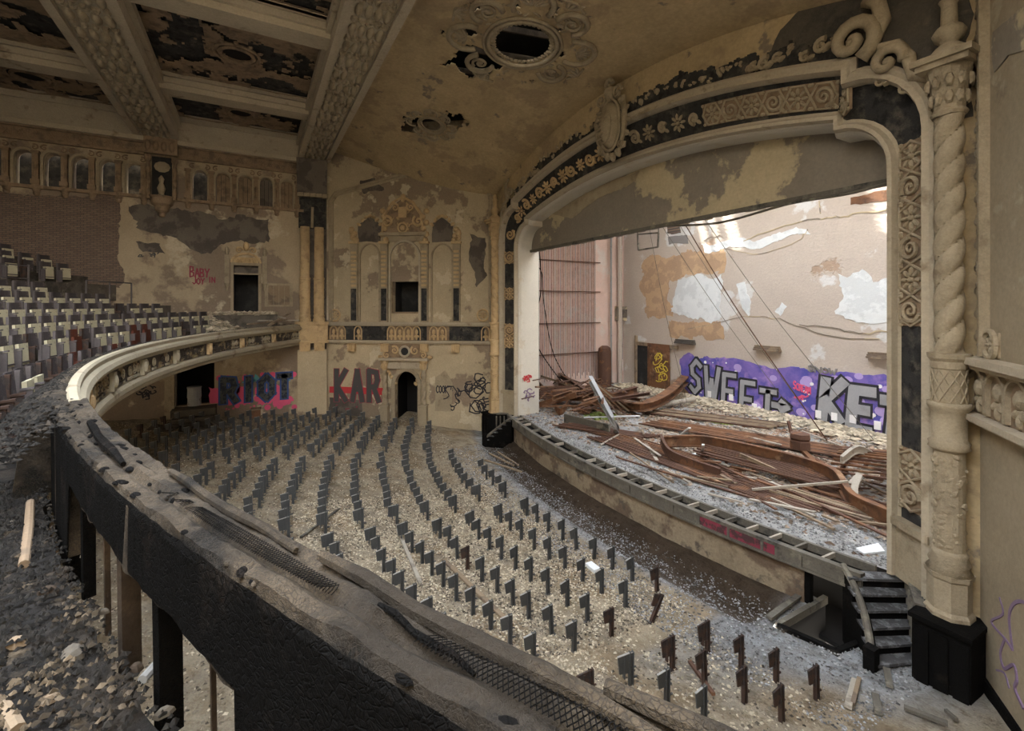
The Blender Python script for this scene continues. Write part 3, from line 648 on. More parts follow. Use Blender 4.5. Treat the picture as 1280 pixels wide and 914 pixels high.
# medallions
def mring(q, c, R, th, n=36, ry=None, dz=0.04):
    ry = ry or R
    q.tube([(c[0] + R * math.cos(2 * math.pi * i / n), c[1] + ry * math.sin(2 * math.pi * i / n), ceilz(c[0] + R * math.cos(2 * math.pi * i / n), c[1] + ry * math.sin(2 * math.pi * i / n)) - dz) for i in range(n + 1)], th, 6, False)
def cmap(s, z, d): return (s, z, ceilz(s, z) - d)
def medallion(c, R, lab, nm, big):
    t = thing(nm, lab, 'ceiling medallion', (c[0], c[1], ceilz(*c) - .15))
    q = M(); mring(q, c, R * 1.08, .07 * R, ry=R * 1.0); mring(q, c, R * 1.22, .05 * R, ry=R * 1.14); q.build('oval_rim', X['orn'], t, True)
    rr = random.Random(4)
    q = M()
    for i in range(40):
        a = 2 * math.pi * i / 40; r = R * .93; q.blob(cmap, c[0] + r * math.cos(a), c[1] + r * math.sin(a) * .92, -.02, .1 * R, .07 * R, .05, a + rr.uniform(-1, 1), 6, 2)
    q.build('leaf_border', X['orn'], t)
    for i in range(8):
        a = 2 * math.pi * (i + .5) / 8; rx = R * 1.75; cx, cy = c[0] + rx * math.cos(a), c[1] + rx * math.sin(a) * .92
        if big and 2.6 < a < 4.2 and i % 2: continue
        q = M(); L = .46 * R if i % 2 else .36 * R
        pts = []
        for k in range(13):
            b = a - 2.1 + 4.2 * k / 12; px, py = cx + L * 1.25 * math.cos(b), cy + L * 1.15 * math.sin(b); pts.append(cmap(px, py, .03))
        q.tube(pts, .085 * R, 6); q.build('lobe_frame', X['orn'], t, True)
        q = M()
        if i % 2:
            for k in range(7): b = a - 1.2 + 2.4 * k / 6; q.blob(cmap, cx + L * .45 * math.cos(b), cy + L * .45 * math.sin(b), 0, L * .48, L * .11, .07, b, 7, 2)
        else: q.spiral(cmap, cx, cy, .02, L * .8, 1.6, 1, a, .05 * R); q.blob(cmap, cx, cy, 0, L * .3, L * .3, .08)
        q.build('shell_relief' if i % 2 else 'scroll_relief', X['orn'], t)
    for i in range(4):
        a = math.pi / 2 * i + .1; cx, cy = c[0] + R * 2.25 * math.cos(a), c[1] + R * 2.1 * math.sin(a); q = M()
        for k in (-1, 0, 1): q.blob(cmap, cx + .15 * R * k * math.sin(a), cy + .15 * R * k * math.cos(a), 0, .2 * R, .07 * R, .06, a + k * .5)
        q.tube([cmap(cx - .4 * R * math.sin(a), cy + .4 * R * math.cos(a), .03), cmap(cx + .15 * R * math.cos(a), cy + .15 * R * math.sin(a), .03), cmap(cx + .4 * R * math.sin(a), cy - .4 * R * math.cos(a), .03)], .04 * R, 5)
        q.build('leaf_tip', X['orn'], t)
    q = M()     # low relief field between the lobes
    for i in range(70 if big else 30):
        a = rr.uniform(0, 6.28); r = R * rr.uniform(1.3, 2.1); x, y = c[0] + r * math.cos(a), c[1] + r * .92 * math.sin(a)
        if not chole(x, y): q.blob(cmap, x, y, -.01, rr.uniform(.05, .12) * R * 1.2, .05 * R, .05, rr.uniform(0, 3), 6, 2)
    q.build('foliage_relief', X['orn'], t)['kind'] = 'stuff'
medallion(MED, 1.05, 'large round plaster ceiling medallion with an open hole, above the stage arch', 'ceiling_medallion', True)
medallion(MED2, .5, 'smaller broken plaster ceiling medallion near the box wall', 'ceiling_medallion', False)
# coffered ceiling: cross beams (run along X), ribs (run along Y), panels
def beam(y0, y1, x0, x1, zb, name, leaf):
    m = M(); m.box(x0, x1, y0, y1, zb + .12, 8.9)
    m.box(x0, x1, y0 - .08, y0 + .16, zb, zb + .4); m.box(x0, x1, y1 - .16, y1 + .08, zb, zb + .4)
    m.box(x0, x1, y0 - .22, y0, zb + .45, zb + .7); m.box(x0, x1, y1, y1 + .22, zb + .45, zb + .7)
    b = struct(m, name, X['ornw']); yc = (y0 + y1) / 2; w2 = (y1 - y0) / 2 - .2
    mp = lambda s, z, d: (s, z, zb + .12 - d)
    nb = 0; x = x0 + .5; rb = None; lb = None
    while x < min(x1, -6.5):
        q = M()
        for k in range(4): q.blob(mp, x, yc - w2 + w2 * 2 * (k + .5) / 4, 0, .30, w2 * .21, .13, 0, 8, 3)
        q.build('roll_bunch', X['orn'], b, True)
        q = M()
        for k in range(5):
            for l in range(2): q.blob(mp, x + .5 + .12 * (l - .5) + ru(-.05, .05), yc - w2 + w2 * 2 * (k + .5) / 5, 0, .13, .08, .1, ru(0, 3), 6, 2)
        q.build('leaf_bunch', X['orn'], b)
        x += .98
    return b
beam(2.1, 3.5, -26.85, 3.4, 7.7, 'trim_1', 1); beam(-4.65, -3.1, -26.85, 3.4, 7.7, 'trim_2', 1); beam(-11.4, -9.9, -26.85, 3.4, 7.7, 'trim_3', 1)
RIBX = [-21.5, -15.2, -11.4]
tn = 4
for (y0, y1) in ((-3.1, 2.1), (-9.9, -4.65)):
    for x in RIBX:
        m = M(); m.box(x - .38, x + .38, y0, y1, 8.0, 8.75); m.box(x - .5, x - .38, y0, y1, 8.2, 8.4); m.box(x + .38, x + .5, y0, y1, 8.2, 8.4); m.box(x - .56, x + .56, y0, y1, 8.42, 8.52)
        struct(m, 'trim_%d' % tn, X['ornw']); tn += 1
for (y0, y1) in ((-3.1, 2.1), (-9.9, -4.65), (-15, -11.4)):
    xs = [-25.75, -21.5, -15.2, -11.0]
    for i in range(len(xs) - 1):
        a = xs[i] + (.45 if i else 0); b = xs[i + 1] - .45; g = .075; cx, cy = (a + b) / 2, (y0 + y1) / 2; m = M(); off = i * 7 + y0
        n1, n2 = int((b - a) / g), int((y1 - y0) / g); idx = {}
        def on(x, y):
            e = min(x - a, b - x, y - y0, y1 - y); r = math.hypot((x - cx) / (b - a), (y - cy) / (y1 - y0)) * 2
            v = nzz(x, y, .75, off) * 1.1 + nzz(x, y, 3.0, off) * .35 + (.42 - r * .5) - .12
            if math.hypot(x - cx, y - cy) < .42: return False
            return v > 0 or e < .12
        for j in range(n2 + 1):
            for i2 in range(n1 + 1): x = a + (b - a) * i2 / n1; y = y0 + (y1 - y0) * j / n2; idx[i2, j] = len(m.v); m.v.append((x, y, 8.55 + .03 * nzz(x, y, 2)))
        for j in range(n2):
            for i2 in range(n1):
                if on(a + (b - a) * (i2 + .5) / n1, y0 + (y1 - y0) * (j + .5) / n2): m.f.append((idx[i2, j], idx[i2, j + 1], idx[i2 + 1, j + 1], idx[i2 + 1, j]))
        o = m.build('coffer_plaster', X['ceil2'] if 'ceil2' in X else X['ornd'], cl); md = o.modifiers.new('thickness', 'SOLIDIFY'); md.thickness = .03; md.offset = -1
        m = M(); m.box(a, b, y0, y1, 8.68, 8.76); m.build('coffer_backing', X['lath'], cl)
        q = M(); mp = lambda s, z, d: (s, z, 8.55 - d)
        q.ring(mp, cx, cy, .03, .5, .07, 22); q.ring(mp, cx, cy, .02, .68, .05, 22)
        for k in range(12): q.blob(mp, cx + .8 * math.cos(k * .5236), cy + .8 * math.sin(k * .5236), 0, .12, .08, .06, k * .5236, 6, 2)
        q.build('coffer_rosette', X['ornd'], cl)
        q = M(); q.lathe((cx, cy, 8.56), [(.4, 0), (.4, .06), (.1, .1)], 16); q.build('coffer_vent', X['black'], cl)
        q = M()
        for (u, v, u2, v2) in ((a, y0, b, y0), (a, y1, b, y1), (a, y0, a, y1), (b, y0, b, y1)): q.bar((u, v, 8.5), (u2, v2, 8.5), .22, .12)
        q.build('coffer_border', X['ornw'], cl)
# cornice along the gallery wall
m = M(); m.fbox(SW, -15, 2.1, 7.5, 7.7, 0, .35); m.hexa([SW(-15, 7.7, 0), SW(2.1, 7.7, 0), SW(2.1, 7.7, .4), SW(-15, 7.7, .4), SW(-15, 8.7, 0), SW(2.1, 8.7, 0), SW(2.1, 8.3, 1.1), SW(-15, 8.3, 1.1)])
m.fbox(SW, -15, 2.1, 8.3, 8.75, 0, 1.2); struct(m, 'trim_%d' % tn, X['ornw']); tn += 1
# =================================================================== GALLERY WALL ORNAMENT
arc = thing('blind_arcade', 'long carved plaster arcade of small arched niches high on the far side wall', 'arcade', (-26.85, -3.7, 4.5))
m = M(); m.fbox(SW, -11, 3.4, 4.92, 5.06, 0, .14); m.fbox(SW, -11, 3.4, 6.9, 7.0, 0, .16); m.fbox(SW, -11, 3.4, 7.0, 7.46, 0, .06); m.fbox(SW, -11, 3.4, 7.44, 7.52, 0, .2); m.build('string_course', X['ornd'], arc)
ALLA = [-10.15, -9.25] + ARY + ARY2
for y in ALLA:
    m = M(); p = archpts(y - aw - .02, y + aw + .02, 5.06, 6.2, 6.52, 10); m.sweep(p, [(.0, 0), (0, .1), (-.09, .1), (-.09, 0)], SW); m.build('niche_arch', X['orn'], arc)
    m = M(); m.spiral(SW, y - .3, 6.68, .02, .15, 1.3, 1, 1, .035); m.build('spandrel_scroll', X['ornd'], arc); m = M(); m.spiral(SW, y + .3, 6.68, .02, .15, 1.3, -1, 2, .035); m.build('spandrel_scroll', X['ornd'], arc)
cy = [(-8.8 - .95 * 2 + .9 * i) for i in range(8)] + [ARY2[0] - .47 + .945 * i for i in range(6)]
for i, y in enumerate(cy):
    m = M(); m.fbox(SW, y - .1, y + .1, 5.3, 6.4, 0, .16); m.fbox(SW, y - .13, y + .13, 6.4, 6.5, 0, .2); m.fbox(SW, y - .14, y + .14, 5.1, 5.3, 0, .2)
    m.blob(SW, y, 5.75, .14, .06, .35, .07); m.build('bracket_pilaster', X['ornd'], arc)
    m = M(); m.lathe((-26.85, y, 4.62), [(.03, 0), (.09, .03), (.12, .12), (.10, .16), (.15, .3), (.17, .5)], 10, None, -math.pi / 2, math.pi / 2); m.build('corbel', X['ornd'], arc)
y = -10.9; i = 0
while y < 3.1:
    if not -4.1 < y < -2.7:
        m = M(); m.fbox(SW, y, y + .36, 7.06, 7.4, .06, .09); m.rosette(SW, y + .18, 7.23, .09, .15, 6); m.build('frieze_square', X['ornd'], arc)
    y += .46; i += 1
# niche with statue console under the beam end
con = thing('statue_console', 'shallow canopied console with twisted colonnettes below the ceiling beam on the arcade', 'console', (-26.85, -3.7, 4.2))
for sg in (-1, 1):
    m = M(); m.lathe((-26.6, -3.72 + sg * .5, 4.9), [(.1, 0)] + [(.085, .1 + .08 * i) for i in range(21)] + [(.12, 1.8), (.12, 2.0)], 10, lambda a, z: 1 + .22 * math.cos(2 * a - 12 * z)); m.build('colonnette', X['ornd'], con)
m = M(); m.fbox(SW, -4.1, -3.35, 4.9, 6.9, 0, .05); m.build('console_back', X['void'], con)
m = M(); m.lathe((-26.8, -3.72, 4.1), [(.04, 0), (.12, .05), (.14, .2), (.26, .3), (.30, .5), (.42, .6), (.46, .85), (.55, .95)], 12, None, -math.pi / 2, math.pi / 2); m.build('pendant_corbel', X['ornd'], con)
m = M(); m.lathe((-26.6, -3.72, 5.05), [(.2, 0), (.1, .1), (.17, .35), (.08, .6), (.1, .7), (.12, .8), (.03, .95)], 10); m.blob(SW, -3.72, 6.45, .02, .34, .28, .1, 0, 10, 3); m.build('urn', X['orn'], con)
m = M(); m.fbox(SW, -4.35, -3.1, 6.95, 7.7, 0, .45); [m.blob(SW, -4.2 + .3 * k, 7.3, .45, .12, .25, .12) for k in range(4)]; m.build('capital_block', X['ornd'], con)
bp = patch(SW, [(-40, 238), (150, 248), (153, 300), (150, 362), (-40, 362)], X['brick'], 'bare_brick_patch', wl, .12, .01, 3, .5)
patch(SW, [(160, 255), (215, 262), (330, 275), (332, 305), (290, 300), (262, 318), (225, 300), (175, 290)], X['stone'], 'exposed_brown_coat', wl, .15, .008, 4)
patch(SW, [(168, 300), (195, 305), (205, 318), (180, 318)], X['stone'], 'soot_stain', wl, .1, .01, 5)
m = M(); q = hpx(SW, 335, 357, 362, 381)
m.fbox(SW, q[0] - .15, q[1] + .15, q[2] - .1, q[3] + .1, 0, .05); m.build('hatch_frame', X['orn'], wl)
for k in range(4):
    m = M(); a = q[0] + (q[1] - q[0]) * k / 4; m.fbox(SW, a + .01, a + (q[1] - q[0]) / 4 - .01, q[2], q[3], .05, .08); m.build('board', X['wood'], wl)
# upper door surround
ud = thing('door_surround', 'ornate plaster surround with arched pediment around the dark gallery doorway', 'door surround', (-26.85, udoor[0], udoor[2]))
u0, u1, uz0, uz1 = udoor; uc = (u0 + u1) / 2
m = M(); m.fbox(SW, u0 - .12, u0, uz0, uz1 + .1, 0, .12); m.fbox(SW, u1, u1 + .12, uz0, uz1 + .1, 0, .12); m.fbox(SW, u0 - .12, u1 + .12, uz1, uz1 + .12, 0, .14); m.fbox(SW, u0, u1, uz1 - .45, uz1 - .38, -.2, .0); m.build('door_frame', X['orn'], ud)
m = M(); m.fbox(SW, u0, u1, uz1 - .38, uz1, -.2, -.16); m.build('transom_panel', X['stone'], ud)
m = M(); p = [(uc + .58 * math.cos(math.pi * k / 12), uz1 + .12 + .42 * math.sin(math.pi * k / 12)) for k in range(13)]; m.sweep(p, [(0, 0), (0, .16), (-.1, .16), (-.1, 0)], SW); m.fbox(SW, u0, u1, uz1 + .12, uz1 + .4, 0, .04)
for k in range(5): m.blob(SW, uc - .36 + .18 * k, uz1 + .28 - .03 * abs(k - 2), .04, .07, .12, .06)
m.build('lunette', X['ornt'], ud)
for sg in (-1, 1):
    m = M(); m.fbox(SW, uc + sg * .82 - .1, uc + sg * .82 + .1, uz1 - .9, uz1 + .5, 0, .12); m.lathe(SW(uc + sg * .82, uz1 - 1.3, .05), [(.03, 0), (.12, .4)], 8); m.blob(SW, uc + sg * .82, uz1 + .7, .05, .1, .22, .12)
    m.build('pilaster_pendant', X['orn'], ud)
m = M(); m.spiral(SW, uc - .3, uz1 + .75, .05, .2, 1.3, 1, 0, .05); m.spiral(SW, uc + .3, uz1 + .75, .05, .2, 1.3, -1, 3, .05); m.blob(SW, uc, uz1 + .95, .05, .14, .25, .14); m.build('crest', X['ornt'], ud)
pxword(SW, 'Baby', 237, 346, 262, 333, .06, X['inkmag'], 'graffiti_lettering', wl, d=.01); pxword(SW, 'Joy', 240, 355, 256, 346, .05, X['inkmag'], 'graffiti_lettering', wl, d=.01); pxword(SW, 'in', 260, 353, 269, 345, .05, X['inkmag'], 'graffiti_lettering', wl, d=.01)
scrawl(SW, 176, 312, 200, 320, 5, .04, X['inkcoal'], 'graffiti_scribble', wl, 5)
# corner pier between side wall and box wall
PR = Fr((-26.62, 2.0), (.15, 1.5), (1.5, -.15)); PL = 1.42
pier = thing('corner_pier', 'tall square pier with paired half columns where the side wall meets the box wall', 'pier', (-26.6, 2.75, -6))
m = M(); m.fbox(PR, 0, PL, -6.4, -2.35, -.5, 0); m.build('pier_shaft', X['boxw'], pier)
m = M(); m.fbox(PR, 0, PL, -2.35, 6.9, -.5, -.25); m.build('pier_back', X['stone'], pier)
m = M(); m.fbox(PR, -.05, PL + .05, -1.85, -1.0, -.4, .1); m.fbox(PR, -.12, PL + .1, -1.0, -.86, -.4, .22); m.fbox(PR, -.12, PL + .1, -1.98, -1.85, -.4, .2); m.build('ledge_block', X['ornt'], pier)
for k in (0, 1):
    m = M(); m.fbox(PR, .1 + .7 * k, .62 + .7 * k, -2.4, -1.98, -.2, .14); [m.fbox(PR, .14 + .7 * k + .17 * j, .25 + .7 * k + .17 * j, -2.35, -2.02, .14, .18) for j in range(3)]; m.build('bracket', X['ornt'], pier)
    c = PR(.36 + .68 * k, -.86, -.02)
    m = M(); m.lathe((c[0], c[1], c[2]), [(.3, 0), (.3, .12), (.26, .22), (.28, .32), (.25, .4)] + [(.25, .5 + .1 * j) for j in range(18)], 16, lambda a, z: 1 + (.07 * math.cos(6 * a + 12 * z) * math.cos(6 * a - 12 * z) if z > .45 else 0)); m.build('lattice_drum', X['ornt'], pier)
    m = M(); m.lathe((c[0], c[1], c[2]), [(.26, 2.2), (.28, 2.25), (.28, 2.32), (.24, 2.36), (.235, 5.0)], 16, lambda a, z: 1 + .03 * math.cos(10 * a)); m.build('half_column', X['ornt'], pier, True)
m = M(); m.fbox(PR, .05, PL - .05, 4.1, 5.7, -.3, -.12); m.build('burnt_gap', X['lath'], pier)
m = M(); m.bar(PR(.7, 4.1, 0), PR(.72, 5.2, 0), .12, .1); m.build('broken_stub', X['orn'], pier)
m = M(); m.hexa([PR(-.02, 5.9, -.4), PR(PL, 5.9, -.4), PR(PL, 5.9, .05), PR(-.02, 5.9, .05), PR(-.05, 7.7, -.4), PR(PL + .03, 7.7, -.4), PR(PL + .03, 7.7, .18), PR(-.05, 7.7, .18)]); m.build('capital_core', X['stone'], pier)
m = M(); [m.hexa([PR(.3 * k, 5.72 + .06 * (k % 2), -.2), PR(.3 * k + .28, 5.76, -.2), PR(.3 * k + .28, 5.74, .14), PR(.3 * k, 5.7, .14), PR(.3 * k, 5.92, -.2), PR(.3 * k + .28, 5.9, -.2), PR(.3 * k + .28, 5.92, .14), PR(.3 * k, 5.9, .14)]) for k in range(5)]; m.build('broken_ring', X['orn'], pier)
# =================================================================== BOX WALL ORNAMENT
def entab(F, L, name, lab, mt, arcw=.62, gaps=()):
    t = thing(name, lab, 'ledge', F(L / 2, -1.95))
    m = M(); m.fbox(F, 0, L, -1.0, -.88, -.1, .3); m.fbox(F, 0, L, -1.08, -1.0, 0, .22); m.fbox(F, 0, L, -1.95, -1.85, 0, .26); m.fbox(F, 0, L, -2.02, -1.95, 0, .16); m.build('moulding', X['ornw'], t)
    m = M(); m.fbox(F, 0, L, -1.85, -1.08, 0, .06); m.build('frieze_ground', X['ornd'], t)  # brown ground paints the shade between the palmettes
    s = .1
    while s + arcw < L:
        if not any(a < s + arcw / 2 < b for a, b in gaps):
            q = M(); p = archpts(s + .05, s + arcw - .05, -1.82, -1.38, -1.13, 8); q.sweep(p, [(0, .06), (0, .13), (-.05, .13), (-.05, .06)], F)
            q.blob(F, s + arcw / 2, -1.4, .06, arcw * .2, .16, .08); q.blob(F, s + arcw * .35, -1.62, .06, .1, .07, .06, .7); q.blob(F, s + arcw * .65, -1.62, .06, .1, .07, .06, -.7); q.blob(F, s + arcw / 2, -1.72, .06, .06, .12, .06)
            q.build('palmette_arch', mt, t)
        s += arcw
    for a, b in gaps: q = M(); q.fbox(F, a, b, -1.84, -1.1, .05, .08); q.build('burnt_lath', X['lath'], t)
    return t
def sg(x, y=400): return LB.px(x, y)[0]
entab(LB, LBL, 'box_ledge', 'carved ledge running across the far box wall above the arched door', X['ornt'], .46, ((sg(448), sg(431)), (sg(486), sg(452)), (sg(534), sg(522)), (sg(606), sg(562))))
entab(RB, 11, 'box_ledge', 'carved ledge on the near right wall beside the big column', X['orn'], .62, ())
for x in (418, 441, 482, 531, 570):
    s0 = sg(x); q = M(); q.fbox(LB, s0 - .2, s0 + .2, -2.45, -2.02, 0, .22); [q.fbox(LB, s0 - .18 + .13 * k, s0 - .08 + .13 * k, -2.38, -2.06, .22, .27) for k in range(3)]
    if x != 418: tag(q.build('bracket', X['ornt']), 'small ribbed plaster bracket under the far box ledge, %s from the left' % ORD[[441, 482, 531, 570].index(x)], 'bracket', 'brackets under the box ledge')
# window composition
comp = thing('window_aedicule', 'tall three-bay carved plaster window composition on the far box wall', 'window surround', LB(sg(507), -.9))
def P2(x, y): return LB.px(x, y)
for x in (443.5, 481, 531, 571):
    s0 = sg(x, 350); z1 = P2(x, 305)[1]; z2 = P2(x, 262 if x in (481, 531) else 285)[1]
    q = M(); q.fbox(LB, s0 - .2, s0 + .2, -.88, z1, 0, .14)
    q.build('pilaster', X['orn'], comp)
    q = M(); q.fbox(LB, s0 - .15, s0 + .15, -.8, .9, .14, .16); q.build('dark_panel', X['lath'], comp)
    q = M()
    for k in range(9): q.fbox(LB, s0 - .14, s0 + .14, 1.0 + k * .22, 1.12 + k * .22, .14, .19)
    q.build('carved_shaft', X['ornt'], comp)
    q = M(); q.fbox(LB, s0 - .26, s0 + .26, z1, z1 + .12, 0, .24)
    for k in range(6): q.blob(LB, s0 + ru(-.16, .16), z1 + .2 + (z2 - z1 - .3) * k / 5, .1, .16, .17, .14, ru(0, 3))
    q.build('foliate_capital', X['ornt'], comp)
def pxarch(x0, x1, y0, ys, yt, th, dd, name, mt, par):
    a = P2(x0, ys)[0]; b = P2(x1, ys)[0]; a, b = min(a, b), max(a, b); xm = (x0 + x1) / 2
    m = M(); m.sweep(archpts(a, b, P2(xm, y0)[1], P2(xm, ys)[1], P2(xm, yt)[1], 14), [(0, 0), (0, dd), (-th, dd), (-th, 0)], LB); return m.build(name, mt, par)
pxarch(489, 524, 403, 322, 303, .1, .14, 'centre_arch', X['ornw'], comp)
pxarch(451, 474, 403, 322, 306, .08, .1, 'side_arch', X['orn'], comp); pxarch(541, 565, 403, 322, 306, .08, .1, 'side_arch', X['orn'], comp)
b = bwin; m = M(); m.fbox(LB, b[0] - .05, b[1] + .05, b[2] - .08, b[2], 0, .06); m.fbox(LB, b[0] - .05, b[0], b[2], b[3], 0, .05); m.fbox(LB, b[1], b[1] + .05, b[2], b[3], 0, .05); m.build('window_edge', X['ornd'], comp)
q = M(); a0, z0 = P2(475, 300)[0], P2(475, 300)[1]; a1 = P2(534, 300)[0]; lo, hi = min(a0, a1), max(a0, a1); c0 = (lo + hi) / 2; zt = P2(505, 248)[1]; zb = P2(505, 295)[1]
q.fbox(LB, lo, hi, zb, zb + .16, 0, .26); q.fbox(LB, lo + .1, hi - .1, zb - .3, zb, 0, .1); q.build('pediment_ledge', X['orn'], comp)
q = M(); q.poly(LB, [(lo + .15, zb + .16), (hi - .15, zb + .16), (hi - .25, zb + 1.0), (c0 + .5, zt - .35), (c0, zt), (c0 - .5, zt - .35), (lo + .25, zb + 1.0)], 0, .09); q.build('pediment_ground', X['ornd'], comp)  # darker than its relief, so crevice shade is in the colour
for sgn in (-1, 1):
    q = M(); q.spiral(LB, c0 + sgn * .85, zb + .75, .1, .35, 1.5, sgn, 1, .08, 6); q.spiral(LB, c0 + sgn * .42, zt - .5, .1, .25, 1.4, sgn, 1, .06); q.tube([LB(c0 + sgn * 1.1, zb + .25, .15), LB(c0 + sgn * 1.0, zb + 1.1, .15), LB(c0 + sgn * .55, zt - .25, .15), LB(c0, zt + .05, .15)], [.06, .09, .08, .05], 6); q.build('pediment_scroll', X['ornt'], comp)
q = M(); q.fbox(LB, c0 - .22, c0 + .22, zb + .95, zb + 1.5, .09, .2); q.blob(LB, c0, zt, .05, .16, .25, .15); q.ring(LB, c0, zb + .42, .12, .26, .05); q.blob(LB, c0, zb + .42, .1, .16, .18, .12); q.build('pediment_shield', X['ornt'], comp)
q = M()
for k in range(44):
    x = ru(-1.1, 1.1); z = ru(.25, 1.8) ; 
    if abs(x) * 1.2 + (z - .3) * .55 < 1.25: q.blob(LB, c0 + x, zb + z, .08, ru(.05, .12), .05, .07, ru(0, 3), 6, 2)
q.build('pediment_foliage', X['ornt'], comp)['kind'] = 'stuff'
for (x0, x1, nm) in ((449, 476, 'l'), (540, 566, 'r')):
    a = P2(x0, 290); b2 = P2(x1, 290); s0, s1 = min(a[0], b2[0]), max(a[0], b2[0]); q = M(); q.poly(LB, jag([(s0, P2(x0, 303)[1]), (s1, P2(x0, 303)[1]), (s1, P2(x0, 280)[1]), ((s0 + s1) / 2, P2(x0, 272)[1]), (s0, P2(x0, 282)[1])], .04, .3, 4), 0, .03); q.build('burnt_lunette', X['stone'], comp)
    q = M()
    for k in range(7): q.blob(LB, s0 + (s1 - s0) * k / 6, P2(x0, 281)[1] + .45 * math.sin(math.pi * k / 6), .03, .14, .09, .1, ru(0, 3))
    q.build('crest_fragment', X['ornt'], comp)
# raised frame around the composition, with gable top
fr = thing('wall_frame', 'raised narrow plaster frame with gabled top around the far box wall panel', 'moulding', LB(sg(507), -.9))
pp = [P2(415, 402), P2(415, 252), P2(421, 243), P2(508, 219), P2(598, 233), P2(611, 240), P2(613, 250), P2(613, 402)]
m = M(); m.sweep(pp, [(.1, 0), (.1, .09), (.04, .12), (-.04, .08), (-.1, .12), (-.16, .09), (-.16, 0)], LB); m.build('frame_moulding', X['orn'], fr)
for x in (419, 604):
    s0, z0 = P2(x, 394); q = M(); q.ring(LB, s0, z0, .05, .3, .05, 16); q.rosette(LB, s0, z0, .03, .22); q.build('roundel', X['ornt'], fr)
patch(LB, [(588, 292), (605, 300), (608, 345), (596, 360), (588, 330)], X['stone'], 'exposed_brown_coat', wlf, .1, .012, 3)
patch(LB, [(448, 225), (470, 222), (480, 238), (455, 244)], X['stone'], 'exposed_brown_coat', wlf, .1, .012, 6)
patch(LB, [(412, 497), (452, 500), (455, 523), (412, 520)], X['stone'], 'dado_patch', wlf, .05, .012, 8)
patch(LB, [(544, 472), (556, 463), (566, 478), (564, 515), (544, 514)], X['orn'], 'pale_patch', wlf, .03, .012, 9)
for i in range(26):     # exposed blocks in the right niche
    x = ru(543, 562); y = ru(325, 396); s0, z0 = P2(x, y); q = M(); q.fbox(LB, s0 - .22, s0 + .22, z0 - .11, z0 + .11, 0, .012 + .006 * rnd()); q.build('block', X['boxw'], wlf)
# arched portal
por = thing('arched_portal', 'carved plaster portal with twisted columns around the black arched doorway', 'portal', LB(sg(507, 528), -6.3))
for x in (482.5, 530.5):
    s0 = sg(x, 490); c = LB(s0, 0, .16); zb = P2(x, 529)[1]; q = M(); q.fbox(LB, s0 - .2, s0 + .2, zb - .3, zb + .95, 0, .36); q.fbox(LB, s0 - .24, s0 + .24, zb + .95, zb + 1.02, 0, .4); q.build('column_pedestal', X['orn'], por)
    zt = P2(x, 462)[1]; q = M(); L = zt - zb - 1.0; q.lathe((c[0], c[1], zb + 1.0), [(.16, 0), (.16, .06)] + [(.125, .08 + L * k / 30) for k in range(30)], 12, lambda a, z: 1 + .22 * math.cos(2 * a - 14 * z) * (z > .07)); q.build('twisted_shaft', X['orn'], por)
    q = M(); q.lathe((c[0], c[1], zt), [(.13, 0), (.15, .1), (.2, .35), (.23, .4), (.23, .5)], 10); [q.blob(LB, s0 - .12 + .12 * k, zt + .2, .28, .07, .14, .08) for k in range(3)]; q.build('capital', X['ornt'], por)
a0 = sg(537, 448); a1 = sg(477, 448); zt = P2(507, 450)[1]; q = M(); q.fbox(LB, a0, a1, zt, zt + .12, 0, .42); q.fbox(LB, a0 + .1, a1 - .1, zt - .45, zt, 0, .2); q.build('lintel', X['ornw'], por)
q = M(); c0 = sg(507, 440); z0 = P2(507, 439)[1]; q.poly(LB, [(c0 - 1.25, zt + .12), (c0 + 1.25, zt + .12), (c0 + .95, zt + .75), (c0, zt + 1.1), (c0 - .95, zt + .75)], 0, .12); q.build('overdoor_ground', X['ornd'], por)  # shade behind the scrolls painted as a darker ground
q = M(); q.ring(LB, c0, z0, .16, .26, .06); q.build('oculus_rim', X['ornw'], por); q = M(); q.blob(LB, c0, z0, .12, .22, .24, .04); q.build('oculus', X['void'], por)
for sgn in (-1, 1):
    q = M(); q.spiral(LB, c0 + sgn * .55, z0 + .05, .14, .26, 1.5, sgn, 1, .06); q.spiral(LB, c0 + sgn * 1.0, z0 - .2, .14, .2, 1.4, -sgn, 1, .05); q.blob(LB, c0 + sgn * 1.35, z0 - .3, .1, .15, .1, .1); q.build('overdoor_scroll', X['ornt'], por)
q = M(); q.sweep(archpts(bdoor[0] + .02, bdoor[1] - .02, -6.4, bdoor[3] - .75, bdoor[3] - .05, 14), [(0, 0), (0, .1), (-.14, .14), (-.2, .1), (-.2, 0)], LB); q.build('arch_moulding', X['orn'], por)
q = M()
for sgn in (-1, 1):
    for k in range(6): q.blob(LB, c0 + sgn * (.55 + .1 * k), bdoor[3] - .7 + .16 * k, .02, .13, .09, .08, ru(0, 3))
q.build('spandrel_foliage', X['ornt'], por)
# graffiti on the box wall
patch(LB, [(412, 483), (480, 485), (480, 494), (412, 491)], X['inkred'], 'red_band', wlf, .01, .016, 2)
pxword(LB, 'KAR', 416, 500, 478, 463, .26, X['inkcoal'], 'graffiti_lettering', wlf, d=.03, outline=.07, omat=X['inkmag'], gap=.42)
scrawl(LB, 573, 468, 612, 512, 17, .06, X['ink'], 'graffiti_scribble', wlf, 2); pxword(LB, 'cook', 545, 491, 560, 480, .05, X['ink'], 'graffiti_lettering', wlf, d=.02)
scrawl(LB, 556, 483, 578, 512, 9, .05, X['ink'], 'graffiti_scribble', wlf, 7); scrawl(LB, 415, 505, 450, 514, 5, .03, X['inkmag'], 'graffiti_scribble', wlf, 9)
